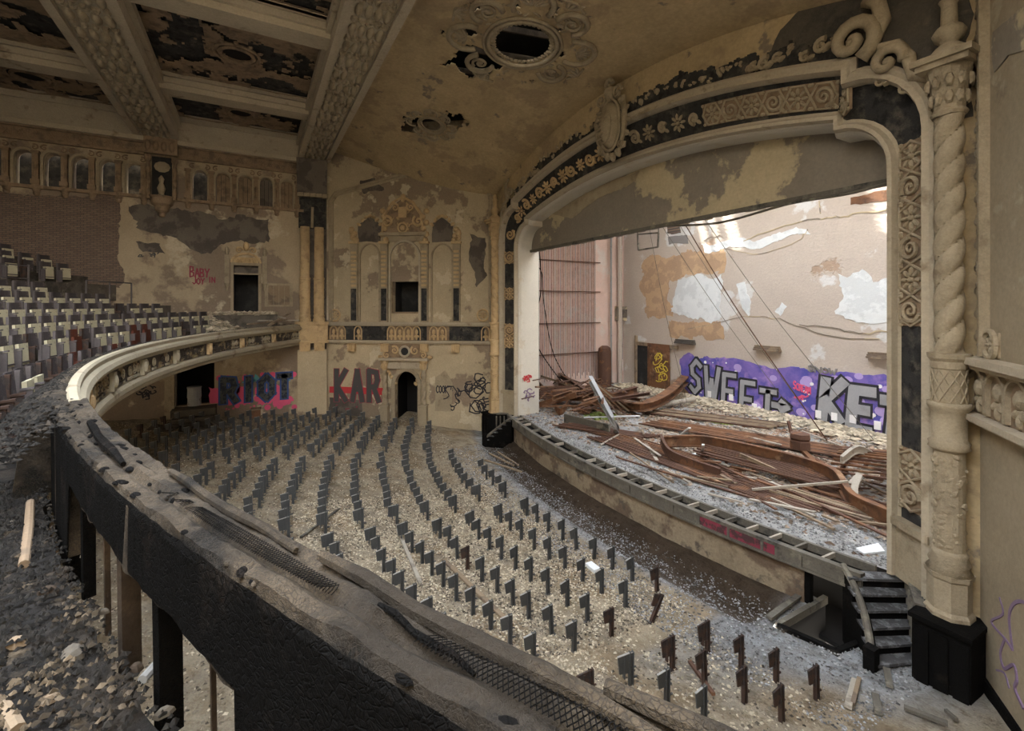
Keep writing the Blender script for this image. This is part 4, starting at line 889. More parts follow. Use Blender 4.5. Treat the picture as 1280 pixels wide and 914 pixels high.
# graffiti on the side wall under the balcony
pxword(SW, 'RIOT', 275, 503, 366, 475, .26, X['inkdb'], 'graffiti_lettering', wl, d=.05, outline=.16, omat=X['inkblue'], gap=.34)
gr = random.Random(5); m = M()
for k in range(46):
    s0, z0 = SW.px(gr.uniform(270, 370), gr.choice([gr.uniform(468, 478), gr.uniform(496, 512)])); r = gr.uniform(.03, .16); m.poly(SW, [(s0 + r * math.cos(a * .785), z0 + r * math.sin(a * .785)) for a in range(8)], 0, .02 + .0003 * k)
m.build('paint_splats', X['inkpink'], wl)
m = M()
for x in (272, 287, 303, 330, 350): s0, z0 = SW.px(x, 492); m.poly(SW, jag([(s0 - .35, z0 - .5), (s0 + .3, z0 - .55), (s0 + .35, z0 + .3), (s0 - .3, z0 + .35)], .12, .3, x), 0, .018)
m.build('pink_underpaint', X['inkpink'], wl)
m = M(); [m.poly(SW, jag([(SW.px(x, 475)[0] - .3, SW.px(x, 475)[1] - .1), (SW.px(x, 475)[0] + .3, SW.px(x, 475)[1] - .1), (SW.px(x, 475)[0], SW.px(x, 475)[1] + .3)], .06, .2, x), 0, .014) for x in (312, 320, 356)]; m.build('teal_highlight', X['teal'], wl)
# lower doorway pier and stoop, scribbled pier
m = M(); a = SW.px(207, 490)[0]; b2 = SW.px(219, 490)[0]; m.fbox(SW, a, b2, -6, -2.0, 0, .3); m.build('door_pier', X['orn'], wl)
scrawl(SW, 175, 478, 196, 500, 9, .05, X['ink'], 'graffiti_scribble', wl, 3)
stoop = thing('rubble_stoop', 'broken concrete stoop in front of the black side doorway', 'steps', (-26.0, -2.4, -5.9))
m = M(); m.box(-26.85, -25.9, ldoor[0] - .1, ldoor[1] + .1, -6, ldoor[2] - .05); m.box(-25.9, -25.4, ldoor[0], ldoor[1] + .2, -6, ldoor[2] - .35); m.build('step', X['conc'], stoop)
for k in range(5):
    q = M(); y = ldoor[0] - .4 + k * .5; q.bar((-25.5, y, -5.3), (-24.3, y + .6 * (k - 2) * .4, -5.6 + .05 * k), .5, .08, (.1, .2, 1)); q.build('broken_slab', X['conc'], stoop)
q = M(); c = prox(258, 508, ldoor[2]); q.lathe((-26.7, ldoor[1] - .8, ldoor[2]), [(.26, 0), (.28, .05), (.27, .35), (.29, .4), (.28, .8), (.3, .85), (.3, .9)], 14); tag(q.build('metal_drum', X['steel']), 'pale dented metal drum standing in the black side doorway', 'drum')
# =================================================================== RIGHT BOX WALL ORNAMENT
def R2(x, y): return RB.px(x, y)
fr = thing('wall_frame', 'tall carved border strip with round medallion on the near right wall', 'moulding', RB(.3, -.85))
s0, s1 = R2(1218, 300)[0], R2(1236, 300)[0]
m = M(); m.fbox(RB, s0 - .03, s0 + .03, -.85, 8.8, 0, .12); m.fbox(RB, s1 - .03, s1 + .04, -.85, 8.8, 0, .14); m.fbox(RB, s0, s1, -.85, 8.8, 0, .03); m.build('border_rails', X['orn'], fr)
z = -.75; k = 0; sm = (s0 + s1) / 2; hw = (s1 - s0) / 2
while z < 8.6:
    q = M()
    if k % 2: q.blob(RB, sm, z, .03, hw * .6, .09, .05); q.blob(RB, sm, z + .1, .03, hw * .3, .05, .04)
    else: q.spiral(RB, sm, z, .03, hw * .75, 1.2, 1 if k % 4 else -1, k, .02, 4)
    q.build('carved_bead', X['orn'], fr); z += .2; k += 1
c = R2(1243, 431); q = M(); q.ring(RB, c[0], c[1], .06, .2, .045, 20, .22); q.rosette(RB, c[0], c[1], .04, .16); q.fbox(RB, c[0] - .2, c[0] + .2, c[1] - .2, c[1] + .2, 0, .03); q.build('roundel', X['orn'], fr)
patch(RB, [(1242, 40), (1262, 25), (1290, 0), (1290, 60), (1262, 70), (1244, 92), (1240, 70)], X['head'], 'fallen_plaster_patch', wrf, .02, .02, 4)
m = M(); m.fbox(RB, 0, 11.5, -7.0, -6.3, 0, .05); m.build('dark_baseboard', X['char'], wrf)
def rib(F, pts, wd, mt, nm, par, d=.01):
    P = [Vector((*F.px(*p), 0)) for p in pts]; out = []
    for i in range(len(P) - 1):
        a = P[max(i - 1, 0)]; b = P[i]; c = P[i + 1]; e = P[min(i + 2, len(P) - 1)]
        for k in range(6):
            t = k / 6; v = .5 * (2 * b + (c - a) * t + (2 * a - 5 * b + 4 * c - e) * t * t + (3 * b - a - 3 * c + e) * t ** 3); out.append((v.x, v.y))
    out.append((P[-1].x, P[-1].y)); m = M(); ribbon(m, F, out, wd, 0, d); return m.build(nm, mt, par)
rib(RB, [(1250, 748), (1254, 768), (1240, 778), (1258, 800), (1266, 812)], .035, X['inkpur'], 'graffiti_stroke', wrf)
rib(RB, [(1266, 812), (1262, 775), (1266, 758), (1276, 752), (1292, 758)], .05, X['inkpur'], 'graffiti_stroke', wrf)
rib(RB, [(1256, 800), (1251, 818), (1256, 836), (1268, 832), (1272, 850), (1270, 862), (1280, 885)], .045, X['inkpur'], 'graffiti_stroke', wrf)
rib(RB, [(1246, 838), (1256, 842), (1262, 860)], .03, X['inkpur'], 'graffiti_stroke', wrf)
# =================================================================== COLUMNS BESIDE THE PROSCENIUM
def column(cx, cy, lab, hand, mt):
    t = thing('twisted_column', lab, 'column', (cx, cy, SZ)); R = .2; mo = X[mt]
    c = (cx, cy, 0)
    q = M(); q.lathe((cx, cy, 0), [(R * 1.0, -.88)] + [(R, -.85 + 4.2 * k / 150) for k in range(151)], 28, lambda a, z: .74 + .34 * abs(math.cos(a * 1.0 - hand * 6.5 * z)) ** .6); q.build('twisted_shaft', mo, t, True)
    q = M()          # beaded spiral
    for k in range(110):
        z = -.8 + 4.1 * k / 110; a = hand * 6.5 * z + math.pi / 2 + math.pi * (k % 2); rr_ = R * .86; q.lathe((cx + rr_ * math.cos(a), cy + rr_ * math.sin(a), z - .015), [(.0, 0), (.02, .012), (0, .03)], 5)
    q.build('spiral_beads', mo, t)
    q = M(); q.lathe(c, [(R * 1.15, 3.33), (R * 1.3, 3.38), (R * 1.1, 3.44), (R * 1.1, 3.5), (R * 1.3, 3.9), (R * 1.6, 4.15)], 16)
    for k in range(10):
        a = 2 * math.pi * k / 10
        for (z, r) in ((3.62, 1.2), (3.9, 1.42)):
            mp = lambda s, z2, d, a=a: (cx + (R * r + d) * math.cos(a) - s * math.sin(a), cy + (R * r + d) * math.sin(a) + s * math.cos(a), z2)
            q.blob(mp, 0, z, 0, .07, .13, .06, 0, 6, 2)
    q.build('acanthus_capital', mo, t)
    q = M(); q.box(cx - .36, cx + .36, cy - .36, cy + .36, 4.15, 4.25); q.box(cx - .42, cx + .42, cy - .42, cy + .42, 4.25, 4.36); q.build('abacus', mo, t)
    q = M(); q.lathe(c, [(.36, 4.36), (.2, 4.55), (.12, 4.62), (.2, 4.7), (.24, 4.8), (.18, 4.9), (.12, 4.95), (.11, 5.3), (.15, 5.38), (.08, 5.42), (.12, 5.52), (.03, 5.65)], 14); q.build('finial', mo, t, True)
    q = M(); q.lathe(c, [(.2, -.83), (.3, -.84), (.29, -.92), (.25, -.98), (.25, -1.1), (.23, -1.12), (.23, -1.7)], 20, lambda a, z: 1); q.build('drum_moulding', mo, t)
    q = M()
    for k in range(10):      # diagonal lattice
        for h2 in (-1, 1): q.tube([(cx + .24 * math.cos(2 * math.pi * k / 10 + h2 * 1.26 * i / 8), cy + .24 * math.sin(2 * math.pi * k / 10 + h2 * 1.26 * i / 8), -1.12 - .58 * i / 8) for i in range(9)], .014, 4, False)
    q.build('lattice_band', mo, t)
    q = M(); q.lathe(c, [(.23, -1.7), (.3, -1.7), (.3, -1.78), (.25, -1.86), (.24, -1.9), (.24, -2.35), (.29, -2.4), (.27, -2.46), (.29, -2.5), (.22, -2.56)], 20); q.build('plain_drum', mo, t, True)
    q = M(); q.lathe(c, [(.215, -2.55), (.215, -4.3)], 18); rr = random.Random(3)
    for k in range(150):
        a = rr.uniform(0, 6.28); z = rr.uniform(-4.25, -2.6); mp = lambda s, z2, d, a=a: (cx + (.2 + d) * math.cos(a) - s * math.sin(a), cy + (.2 + d) * math.sin(a) + s * math.cos(a), z2)
        q.blob(mp, 0, z, 0, rr.uniform(.03, .08), rr.uniform(.03, .06), rr.uniform(.02, .05), rr.uniform(0, 3), 6, 2)
    q.build('carved_lower_shaft', mo, t)
    q = M(); q.lathe(c, [(.22, -4.28), (.26, -4.34), (.24, -4.4), (.29, -4.5), (.25, -4.56), (.32, -4.66)], 20); q.build('base_rings', mo, t, True)
    q = M(); q.lathe((cx, cy, 0), [(.34, -4.66), (.33, -4.74), (.30, -4.78), (.30, -5.3), (.34, -5.36), (.34, SZ)], 8, None, math.pi / 8, 2 * math.pi + math.pi / 8); q.build('octagonal_pedestal', mo, t)
    return t
column(-3.40, 10.72, 'near twisted plaster column at the right side of the stage opening', 1, 'orn')
column(2 * XC + 3.40 + .1, 10.72, 'distant twisted plaster column at the left side of the stage opening', -1, 'ornt')
for cx, lab in ((-3.38, 'charred wooden plinth under the near right column beside the stage stairs'), (2 * XC + 3.42, 'charred wooden plinth under the far left column')):
    t = thing('column_plinth', lab, 'plinth', (cx, 10.7, -6.8)); q = M(); x0, x1 = cx - .36, cx + .42
    q.box(x0, x1, 10.2, 11.1, -6.85, SZ - .02); q.build('plinth_block', X['char'], t)
    q = M(); q.box(x0 - .04, x1 + .03, 10.15, 11.1, SZ - .05, SZ + .03); q.build('plinth_cap', X['char'], t)
    for k in range(3): q = M(); q.box(x0 + .04 + k * .26, x0 + .24 + k * .26, 10.16, 10.2, -6.6, SZ - .15); q.build('panel', X['char'], t)
# white jamb graffiti
JF = Fr((-20.04 + .165, 11.48), (0, 1), (1, 0))
scrawl(JF, 656, 462, 664, 478, 5, .05, X['inkred'], 'graffiti_scribble', ws, 3, .02); scrawl(JF, 655, 488, 666, 508, 6, .045, X['inkpur'], 'graffiti_scribble', ws, 4, .02)
# =================================================================== STAGE
stg = thing('stage', 'raised stage with ash covered boards and a curved front edge', 'stage', (XC, 16, -6.9))
NXs = 60; X0s, X1s = -20.6, -4.5
def exs(i): return X0s + (X1s - X0s) * i / NXs
def strip(m, o0, o1, z0, z1, i0=0, i1=NXs):
    for i in range(i0, i1):
        a, b = exs(i), exs(i + 1)
        m.hexa([(a, yedge(a) + o0, z0), (b, yedge(b) + o0, z0), (b, yedge(b) + o1, z0), (a, yedge(a) + o1, z0), (a, yedge(a) + o0, z1), (b, yedge(b) + o0, z1), (b, yedge(b) + o1, z1), (a, yedge(a) + o1, z1)])
IW = int((-5.75 - X0s) / (X1s - X0s) * NXs)
m = M(); strip(m, 0, .16, SZ - .32, SZ, 1, NXs - 1); m.build('fascia_board', X['coping'], stg)
m = M(); strip(m, -.03, .02, SZ - .06, SZ + .02, 1, NXs - 1); m.build('fascia_edge', X['coping'], stg); m = M(); strip(m, -.03, .02, SZ - .36, SZ - .3, 1, NXs - 1); m.build('fascia_edge', X['coping'], stg)
for i in range(4, NXs - 2, 3): q = M(); a = exs(i); q.box(a - .03, a + .03, yedge(a) - .035, yedge(a), SZ - .32, SZ); q.build('batten', X['coping'], stg)
m = M(); strip(m, -.012, 0, SZ - .28, SZ - .06, int((-8.0 - X0s) / (X1s - X0s) * NXs), int((-6.3 - X0s) / (X1s - X0s) * NXs)); m.build('red_paint_band', X['red'], stg)
m = M(); strip(m, .12, .3, -7.3, SZ - .3, 3, IW); m.build('stage_front_wall', X['apron'], stg)
m = M(); strip(m, .16, .62, SZ - .2, SZ - .16, 1, NXs - 1); m.build('trough_floor', X['char'], stg)
m = M(); strip(m, .58, .66, SZ - .2, SZ + .015, 1, NXs - 1); m.build('trough_edge', X['coping'], stg)
for i in range(2, NXs - 2, 2):
    if 8 < i < 30 and i % 4: continue
    q = M(); a = exs(i) + .05; q.bar((a, yedge(a) + .15, SZ - .06), (a + .04, yedge(a) + .62, SZ - .04), .05, .1); q.build('trough_divider', X['woodp'] if i % 3 else X['coping'], stg)
# stage deck grid, slightly uneven
m = M(); idx = {}; st = .3; nx = int(25.8 / st); ny = int(13 / st)
for j in range(ny + 1):
    for i in range(nx + 1):
        x = -25.0 + i * st; y = 10.6 + j * st; yy = max(y, yedge(x) + .62) if -20.6 < x < -4.5 else max(y, 11.3); idx[i, j] = len(m.v); m.v.append((x, yy, SZ + .035 * nzz(x, y, 1.1) * (yy > 12)))
for j in range(ny):
    for i in range(nx): m.f.append((idx[i, j], idx[i + 1, j], idx[i + 1, j + 1], idx[i, j + 1]))
m.build('stage_deck', X['deck'], stg, True)
m = M(); m.box(-20.6, -3.7, 12.3, 12.4, -8.4, SZ - .3); m.box(-6.2, -3.4, 9.4, 12.3, -8.5, -8.4); m.box(-20.6, -4, 11, 12.3, -7.4, -7.3); m.build('understage_void', X['black'], stg)
# pit opening framing
pit = thing('pit_opening', 'square black hole in the floor in front of the stage with charred rim boards', 'pit', (-5, 9.6, -8))
for i in range(len(PITP)):
    a, b2 = PITP[i], PITP[(i + 1) % len(PITP)]
    if i in (1, 2): continue
    q = M(); q.bar((a[0], a[1], -6.62), (b2[0], b2[1], -6.62), .1, .16); q.build('rim_board', X['char'] if i else X['coping'], pit)
q = M(); q.bar((PITP[0][0] - .15, PITP[0][1] - .05, -6.5), (PITP[1][0] - .3, PITP[1][1] - .1, -6.5), .12, .06); q.build('loose_rim_plank', X['coping'], pit)
q = M(); [q.quad((a[0], a[1], -8.3), (b2[0], b2[1], -8.3), (b2[0], b2[1], -6.62), (a[0], a[1], -6.62)) for a, b2 in zip(PITP, PITP[1:] + PITP[:1]) if PITP.index(a) not in (1, 2)]; q.build('pit_side', X['black'], pit)
q = M(); q.bar((-5.78, 10.75, -7.6), (-5.78, 10.75, SZ - .3), .12, .12); q.build('post', X['char'], pit)
# stairs at both ends of the stage front
def stairs(mir, lab):
    def m_(p): return (2 * XC - p[0], p[1], p[2]) if mir else p
    T0, T1, B0, B1 = (-5.11, 10.75), (-4.4, 11.75), (-4.2, 9.85), (-3.78, 10.85)
    t = thing('stage_stairs', lab, 'stairs', m_((-4.4, 10.8, -6.8)))
    N = 6
    for k in range(N):
        f0, f1 = k / N, (k + 1) / N; z = SZ - (k + .35) * 1.18 / N
        def L(f, e): return (T0[0] + (B0[0] - T0[0]) * f + .05 * e, T0[1] + (B0[1] - T0[1]) * f)
        def R(f): return (T1[0] + (B1[0] - T1[0]) * f, T1[1] + (B1[1] - T1[1]) * f)
        a, b, c, d = L(f0, 0), L(f1 + .03, 0), R(f1 + .03), R(f0)
        q = M(); pts = [a, b, c, d]; q.hexa([m_((p[0], p[1], -7.0)) for p in pts] + [m_((p[0], p[1], z - .05)) for p in pts]); q.build('riser', X['char'], t)
        q = M(); e = .06; b2 = L(f1 + .08, 0); c2 = R(f1 + .08); pts = [a, b2, c2, d]; q.hexa([m_((p[0], p[1], z - .05)) for p in pts] + [m_((p[0], p[1], z)) for p in pts]); q.build('tread', X['tread'], t)
    def curve(f): s = math.sin(math.pi * f) * .16; return (T0[0] + (B0[0] - T0[0]) * f + s * .4, T0[1] + (B0[1] - T0[1]) * f + s * .5)
    q = M()
    for k in range(10):
        f0, f1 = k / 10, (k + 1) / 10; a, b = curve(f0), curve(f1)
        z0 = SZ + .02 - 1.0 * (f0 ** 1.1); z1 = SZ + .02 - 1.0 * (f1 ** 1.1)
        n_ = Vector((b[1] - a[1], -(b[0] - a[0]), 0)).normalized() * -.09
        pts = [(a[0], a[1]), (b[0], b[1]), (b[0] + n_.x, b[1] + n_.y), (a[0] + n_.x, a[1] + n_.y)]
        q.hexa([m_((p[0], p[1], -7.0 if f0 > .75 else min(z0, z1) - .45)) for p in pts] + [m_((pts[0][0], pts[0][1], z0)), m_((pts[1][0], pts[1][1], z1)), m_((pts[2][0], pts[2][1], z1)), m_((pts[3][0], pts[3][1], z0))])
    q.build('curved_stringer', X['char'], t)
    q = M(); q.tube([m_((curve(f / 10)[0], curve(f / 10)[1], SZ + .04 - 1.0 * ((f / 10) ** 1.1))) for f in range(11)], .065, 7); q.build('stringer_rail', X['coping'], t)
    q = M(); q.box(*[v for v in sorted([m_((B0[0] - .08, 0, 0))[0], m_((B0[0] + .1, 0, 0))[0]])], B0[1] - .15, B0[1] + .05, -6.95, -6.2); q.build('newel_stub', X['char'], t)
    q = M(); q.hexa([m_((T1[0], T1[1], -6.9)), m_((B1[0], B1[1] - .3, -6.9)), m_((B1[0] + .1, B1[1] - .3, -6.9)), m_((T1[0] + .12, T1[1], -6.9)), m_((T1[0], T1[1], SZ)), m_((B1[0], B1[1] - .3, SZ)), m_((B1[0] + .1, B1[1] - .3, SZ)), m_((T1[0] + .12, T1[1], SZ))]); q.build('panelled_side', X['char'], t)
    for k in range(7):
        f = (k + .5) / 7; x = T1[0] + (B1[0] - T1[0]) * f; y = T1[1] + (B1[1] - .3 - T1[1]) * f; q = M(); q.bar(m_((x - .03, y - .02, -6.8)), m_((x - .03, y - .02, SZ - .08)), .05, .04); q.build('baluster', X['coping'], t)
    q = M(); q.bar(m_((T1[0] + .05, T1[1], SZ + .03)), m_((B1[0] + .05, B1[1] - .35, SZ + .03)), .16, .07); q.build('side_cap', X['coping'], t)
stairs(False, 'charred curved stairs descending from the right end of the stage')
stairs(True, 'small distant charred stairs at the left end of the stage')
# =================================================================== BACK STAGE WALL
def B2(x, y): return BW.px(x, y)
patch(BW, [(1046, 342), (1060, 348), (1078, 338), (1090, 350), (1125, 346), (1125, 398), (1095, 402), (1062, 400), (1040, 388), (1052, 375)], X['paintw'], 'pale_paint_patch', wb, .12, .02, 3, .35)
patch(BW, [(920, 355), (930, 352), (934, 368), (940, 378), (936, 395), (928, 385)], X['paintw'], 'pale_paint_patch', wb, .08, .02, 4)
patch(BW, [(968, 388), (978, 378), (984, 384), (976, 394)], X['paintw'], 'pale_paint_patch', wb, .08, .02, 5)
patch(BW, [(846, 350), (880, 345), (902, 346), (902, 398), (868, 400), (838, 392)], X['paintw'], 'pale_paint_patch', wb, .15, .02, 6)
patch(BW, [(804, 325), (830, 320), (905, 310), (906, 340), (860, 345), (835, 352), (840, 395), (812, 400), (803, 360)], X['paintb'], 'ochre_render_patch', wb, .2, .012, 7)
patch(BW, [(838, 402), (900, 402), (906, 425), (838, 420)], X['paintb'], 'ochre_render_patch', wb, .15, .014, 8)
patch(BW, [(876, 305), (940, 300), (1010, 283), (1012, 290), (950, 308), (880, 316)], X['paintw'], 'pale_paint_patch', wb, .12, .02, 9)
patch(BW, [(1064, 246), (1095, 240), (1118, 238), (1118, 250), (1080, 256), (1064, 256)], X['rust'], 'exposed_brick_strip', wb, .06, .02, 10)
patch(BW, [(834, 282), (851, 281), (851, 291), (834, 292)], X['brick'], 'bare_red_brick', wb, .05, .02, 11)
patch(BW, [(835, 296), (858, 294), (860, 304), (836, 306)], X['inkgrey'], 'green_stain', wb, .05, .016, 12)
def crack(pts, nm='crack', wd=.05):
    wd *= .6
    m = M(); pp = [B2(*p) for p in pts]; o = []
    for (a, b), (c, d) in zip(pp[:-1], pp[1:]):
        for k in range(5): o.append((a + (c - a) * k / 5, b + (d - b) * k / 5 + ru(-.06, .06)))
    ribbon(m, BW, o, wd, 0, .024); m.build(nm, X['head'], wb)
crack([(930, 300), (975, 285), (1010, 275), (1040, 272), (1066, 268), (1118, 262)], wd=.09); crack([(860, 412), (930, 395), (975, 398), (1030, 420), (1118, 425)]); crack([(905, 312), (950, 318), (1000, 300), (1012, 285)]); crack([(1024, 250), (1026, 272)], wd=.07)
crack([(1000, 405), (1050, 412), (1080, 418), (1118, 412)], wd=.08); crack([(880, 300), (905, 292)], wd=.06)
pp = [(850, 447), (862, 441), (872, 450), (884, 444), (900, 447), (925, 448), (945, 458), (985, 458), (1010, 464), (1060, 466), (1120, 472), (1120, 556), (1080, 545), (1040, 538), (1000, 530), (960, 528), (930, 522), (900, 512), (868, 502), (852, 480)]
patch(BW, pp, X['purple'], 'purple_graffiti_ground', wb, .08, .03, 2, .4)
gr = random.Random(11); m = M(); mw = M()
for k in range(26):
    s0, z0 = B2(gr.uniform(860, 1112), 0); x = gr.uniform(862, 1112); f = (x - 850) / 268; s0, z0 = B2(x, gr.uniform(452 + 22 * f, 494 + 45 * f)); r = gr.uniform(.12, .38); m.poly(BW, [(s0 + r * math.cos(a * .524), z0 + r * .8 * math.sin(a * .524)) for a in range(12)], 0, .034 + .0003 * k)
for k in range(34):
    x = gr.uniform(855, 1116); f = (x - 850) / 268; s0, z0 = B2(x, gr.uniform(448 + 22 * f, 500 + 45 * f)); r = gr.uniform(.03, .09); mw.poly(BW, [(s0 + r * math.cos(a * .785), z0 + r * math.sin(a * .785)) for a in range(8)], 0, .048 + .0002 * k)
m.build('lavender_clouds', X['lav'], wb); mw.build('white_dots', X['white'], wb)
def fat(txt, x0, y0, x1, y1, wd, sk=0, drop=0):
    pxword(BW, txt, x0, y0, x1, y1, wd, X['silver'], 'silver_lettering', wb, d=.075, outline=.22, omat=X['ink'], lean=sk, drop=drop, gap=.34)
fat('SWEET', 860, 488, 972, 450, .25, .1, -1.35)
pxword(BW, '>', 966, 512, 986, 496, .3, X['silver'], 'silver_lettering', wb, d=.075, outline=.2, omat=X['ink'])
fat('KET', 1022, 520, 1136, 474, .44, .15, -.75)
m = M()
for (x, y) in ((888, 492), (915, 496), (944, 508), (1024, 517), (1044, 520), (1067, 523), (1098, 531)): s0, z0 = B2(x, y); m.fbox(BW, s0 - .12, s0 + .12, z0 - .2, z0 + .15, .03, .1)
m.build('white_glints', X['white'], wb)
pxword(BW, 'Scream', 992, 486, 1014, 476, .05, X['inkpink'], 'pink_tag', wb, d=.06, drop=-.15); scrawl(BW, 996, 490, 1012, 500, 5, .05, X['inkpink'], 'pink_tag', wb, 3, .06)
pxword(BW, 'Snow', 1010, 464, 1046, 456, .06, X['inkgrey'], 'grey_tag', wb, d=.06)
for (x0, x1, y) in ((945, 977, 434), (1086, 1120, 443), (846, 870, 426)):
    a, b2 = B2(x0, y), B2(x1, y); w_ = b2[0] - a[0]; t = thing('wall_timber', 'short ochre timber block fixed to the back stage wall, %s' % {945: 'middle one', 1086: 'rightmost one', 846: 'dark leftmost one'}[x0], 'timber', BW(a[0], a[1] - .1), 'timber blocks on the back wall')
    for k in range(3): q = M(); q.fbox(BW, a[0] + .02 * k, b2[0] - .03 * k, a[1] - .14 + .09 * k, a[1] - .06 + .09 * k, 0, .28 - .04 * k); q.build('board', X['wood'] if x0 != 846 else X['stone'], t)
# left corner: doors, electrical box, pipes
dd = thing('rusty_steel_door', 'rust-brown steel door standing open against the back stage wall', 'door', B2(828, 487) and BW(B2(828, 487)[0], SZ))
a, b2 = B2(812, 430)[0], B2(839, 430)[0]; q = M(); q.fbox(BW, a, b2, SZ, B2(825, 430)[1], .1, .2); q.build('door_leaf', X['rust'], dd)
scrawl(BW, 816, 440, 834, 475, 10, .05, X['yel'], 'door_scribble', dd, 6, .215)
q = M(); q.fbox(BW, a - 1.1, a - .05, SZ, B2(805, 432)[1], 0, .04); q.build('dark_doorway', X['void'], dd)
q = M(); q.fbox(BW, a - 1.2, a - 1.08, SZ, B2(805, 420)[1], 0, .2); q.fbox(BW, a - 1.2, b2 + .6, B2(805, 432)[1], B2(805, 428)[1], 0, .15); q.build('door_frame', X['wood'], dd)
q = M(); q.lathe(SS(20.6, SZ, .8), [(.45, 0), (.45, 2.3), (.4, 2.6), (.2, 2.75)], 12); tag(q.build('rusty_tank', X['rust2']), 'narrow dark rusty tank in the left rear corner of the stage', 'tank')
for (xx, yy, lab) in ((775, 392, 'grey electrical box on the stage side wall by the corner pipe'),):
    s0, z0 = SS.px(xx, yy); t = thing('electrical_box', lab, 'electrical box', SS(s0, z0 - .4)); q = M(); q.fbox(SS, s0 - .5, s0 + .5, z0 - .5, z0 + .5, 0, .35); q.build('housing', X['head'], t); q = M(); q.fbox(SS, s0 - .35, s0 + .35, z0 - .3, z0 + .3, .35, .38); q.build('cover', X['stone'], t); q = M(); q.tube([SS(s0, z0 - .5, .2), SS(s0, z0 - 3.2, .2)], .06, 6); q.build('conduit', X['steel'], t)
for k, (s0, r, lab) in enumerate(((22.4, .16, 'thick pale vertical pipe in the rear corner of the stage'), (21.6, .07, 'thin grey pipe beside the thick corner pipe'))): q = M(); q.tube([SS(s0, SZ, .3), SS(s0, 7.2, .3)], r, 8); tag(q.build('vertical_pipe', X['stage_pl'] if not k else X['steel']), lab, 'pipe')
# ribbed lath wall
sl = thing('wall_battens', 'pink wall covered with thin vertical rods and horizontal bars at stage left', 'wall panel', SS(18, -5))
for k in range(46): q = M(); s0 = 14.2 + 6.3 * k / 46; q.fbox(SS, s0, s0 + .028, -4.9 + .2 * (k % 3), 7.2, .05, .09); q.build('rod', X['pinkrod'] if k % 3 else X['steel'], sl)
for z0 in (-3.2, -1.2, .9, 2.9, 5.2, 7): q = M(); q.fbox(SS, 14, 20.8, z0, z0 + .06, .08, .14); q.build('crossbar', X['rust2'], sl)
# hanging cables, wires and batten frame
def cable(pts, r, lab, cat='cable', mt='coping', nm='hanging_cable', grp=None, n=14):
    P = [Vector(p) for p in pts]; out = []
    for i in range(len(P) - 1):
        a = P[max(i - 1, 0)]; b = P[i]; c = P[i + 1]; d = P[min(i + 2, len(P) - 1)]
        for k in range(n):
            t = k / n; out.append(tuple(.5 * (2 * b + (c - a) * t + (2 * a - 5 * b + 4 * c - d) * t * t + (3 * b - a - 3 * c + d) * t ** 3)))
    out.append(tuple(P[-1])); q = M(); q.tube(out, r, 5); return tag(q.build(nm, X[mt], None, True), lab, cat, grp)
cable([HW(-4.3, 2.75, .12), HW(-5.5, 2.6, .15), HW(-7, 2.62, .15), HW(-9, 2.45, .18), HW(-11, 2.66, .15)], .035, 'thick black cable sagging below the plaster header')
cable([SS(14.6, 3.9, .8), SS(15.2, 4.1, .9), SS(15.4, 1, 1), SS(15.0, -2, .9), SS(17, -5, 1.2)], .03, 'black cable hanging in a long loop behind the left jamb', mt='char')
cable([SS(14.4, 2.4, .8), SS(15.5, 2.2, .8), SS(15.7, 0, .9), SS(16.2, -3, 1.2), SS(17.5, -5.2, 1.5)], .025, 'second thinner loop of cable behind the left jamb', mt='char')
wl_ends = [((-13.9, 14.5, 5.5), (-9.3, 18.5, -5.0)), ((-14.6, 15, 5.5), (-10.8, 20.5, -4.9)), ((-15.2, 15, 5), (-11.8, 21, -4.9)), ((-12.6, 14, 5.2), (-8.4, 19.8, -4.9)), ((-16, 16, 5), (-16.5, 19.5, -5))]
for k, (a, b2) in enumerate(wl_ends): cable([a, ((a[0] + b2[0]) / 2 - .1, (a[1] + b2[1]) / 2, (a[2] + b2[2]) / 2 - .2), b2], .022 if k == 0 else .011, '%s rigging wire slanting down from the header to the stage debris' % (['thickest', 'second', 'third', 'fourth', 'nearly vertical'][k]), 'wire', 'rust2' if k == 0 else 'coping', 'rigging_wire', 'rigging wires over the stage')
fr = thing('batten_frame', 'small black rectangular metal frame hanging below the header', 'frame', HW(-13.2, 2.0, -.8))
c0 = [HW.px(787, 292), HW.px(813, 290), HW.px(812, 308), HW.px(788, 312)]; q = M()
for i in range(4): q.bar(HW(*c0[i], -.4), HW(*c0[(i + 1) % 4], -.4), .05, .05)
q.build('frame_bar', X['coping'], fr); q = M(); [q.bar(HW(*c0[i], -.4), HW(c0[i][0], 9.0, -.4), .03, .03) for i in (0, 1)]; q.build('hanger', X['coping'], fr)
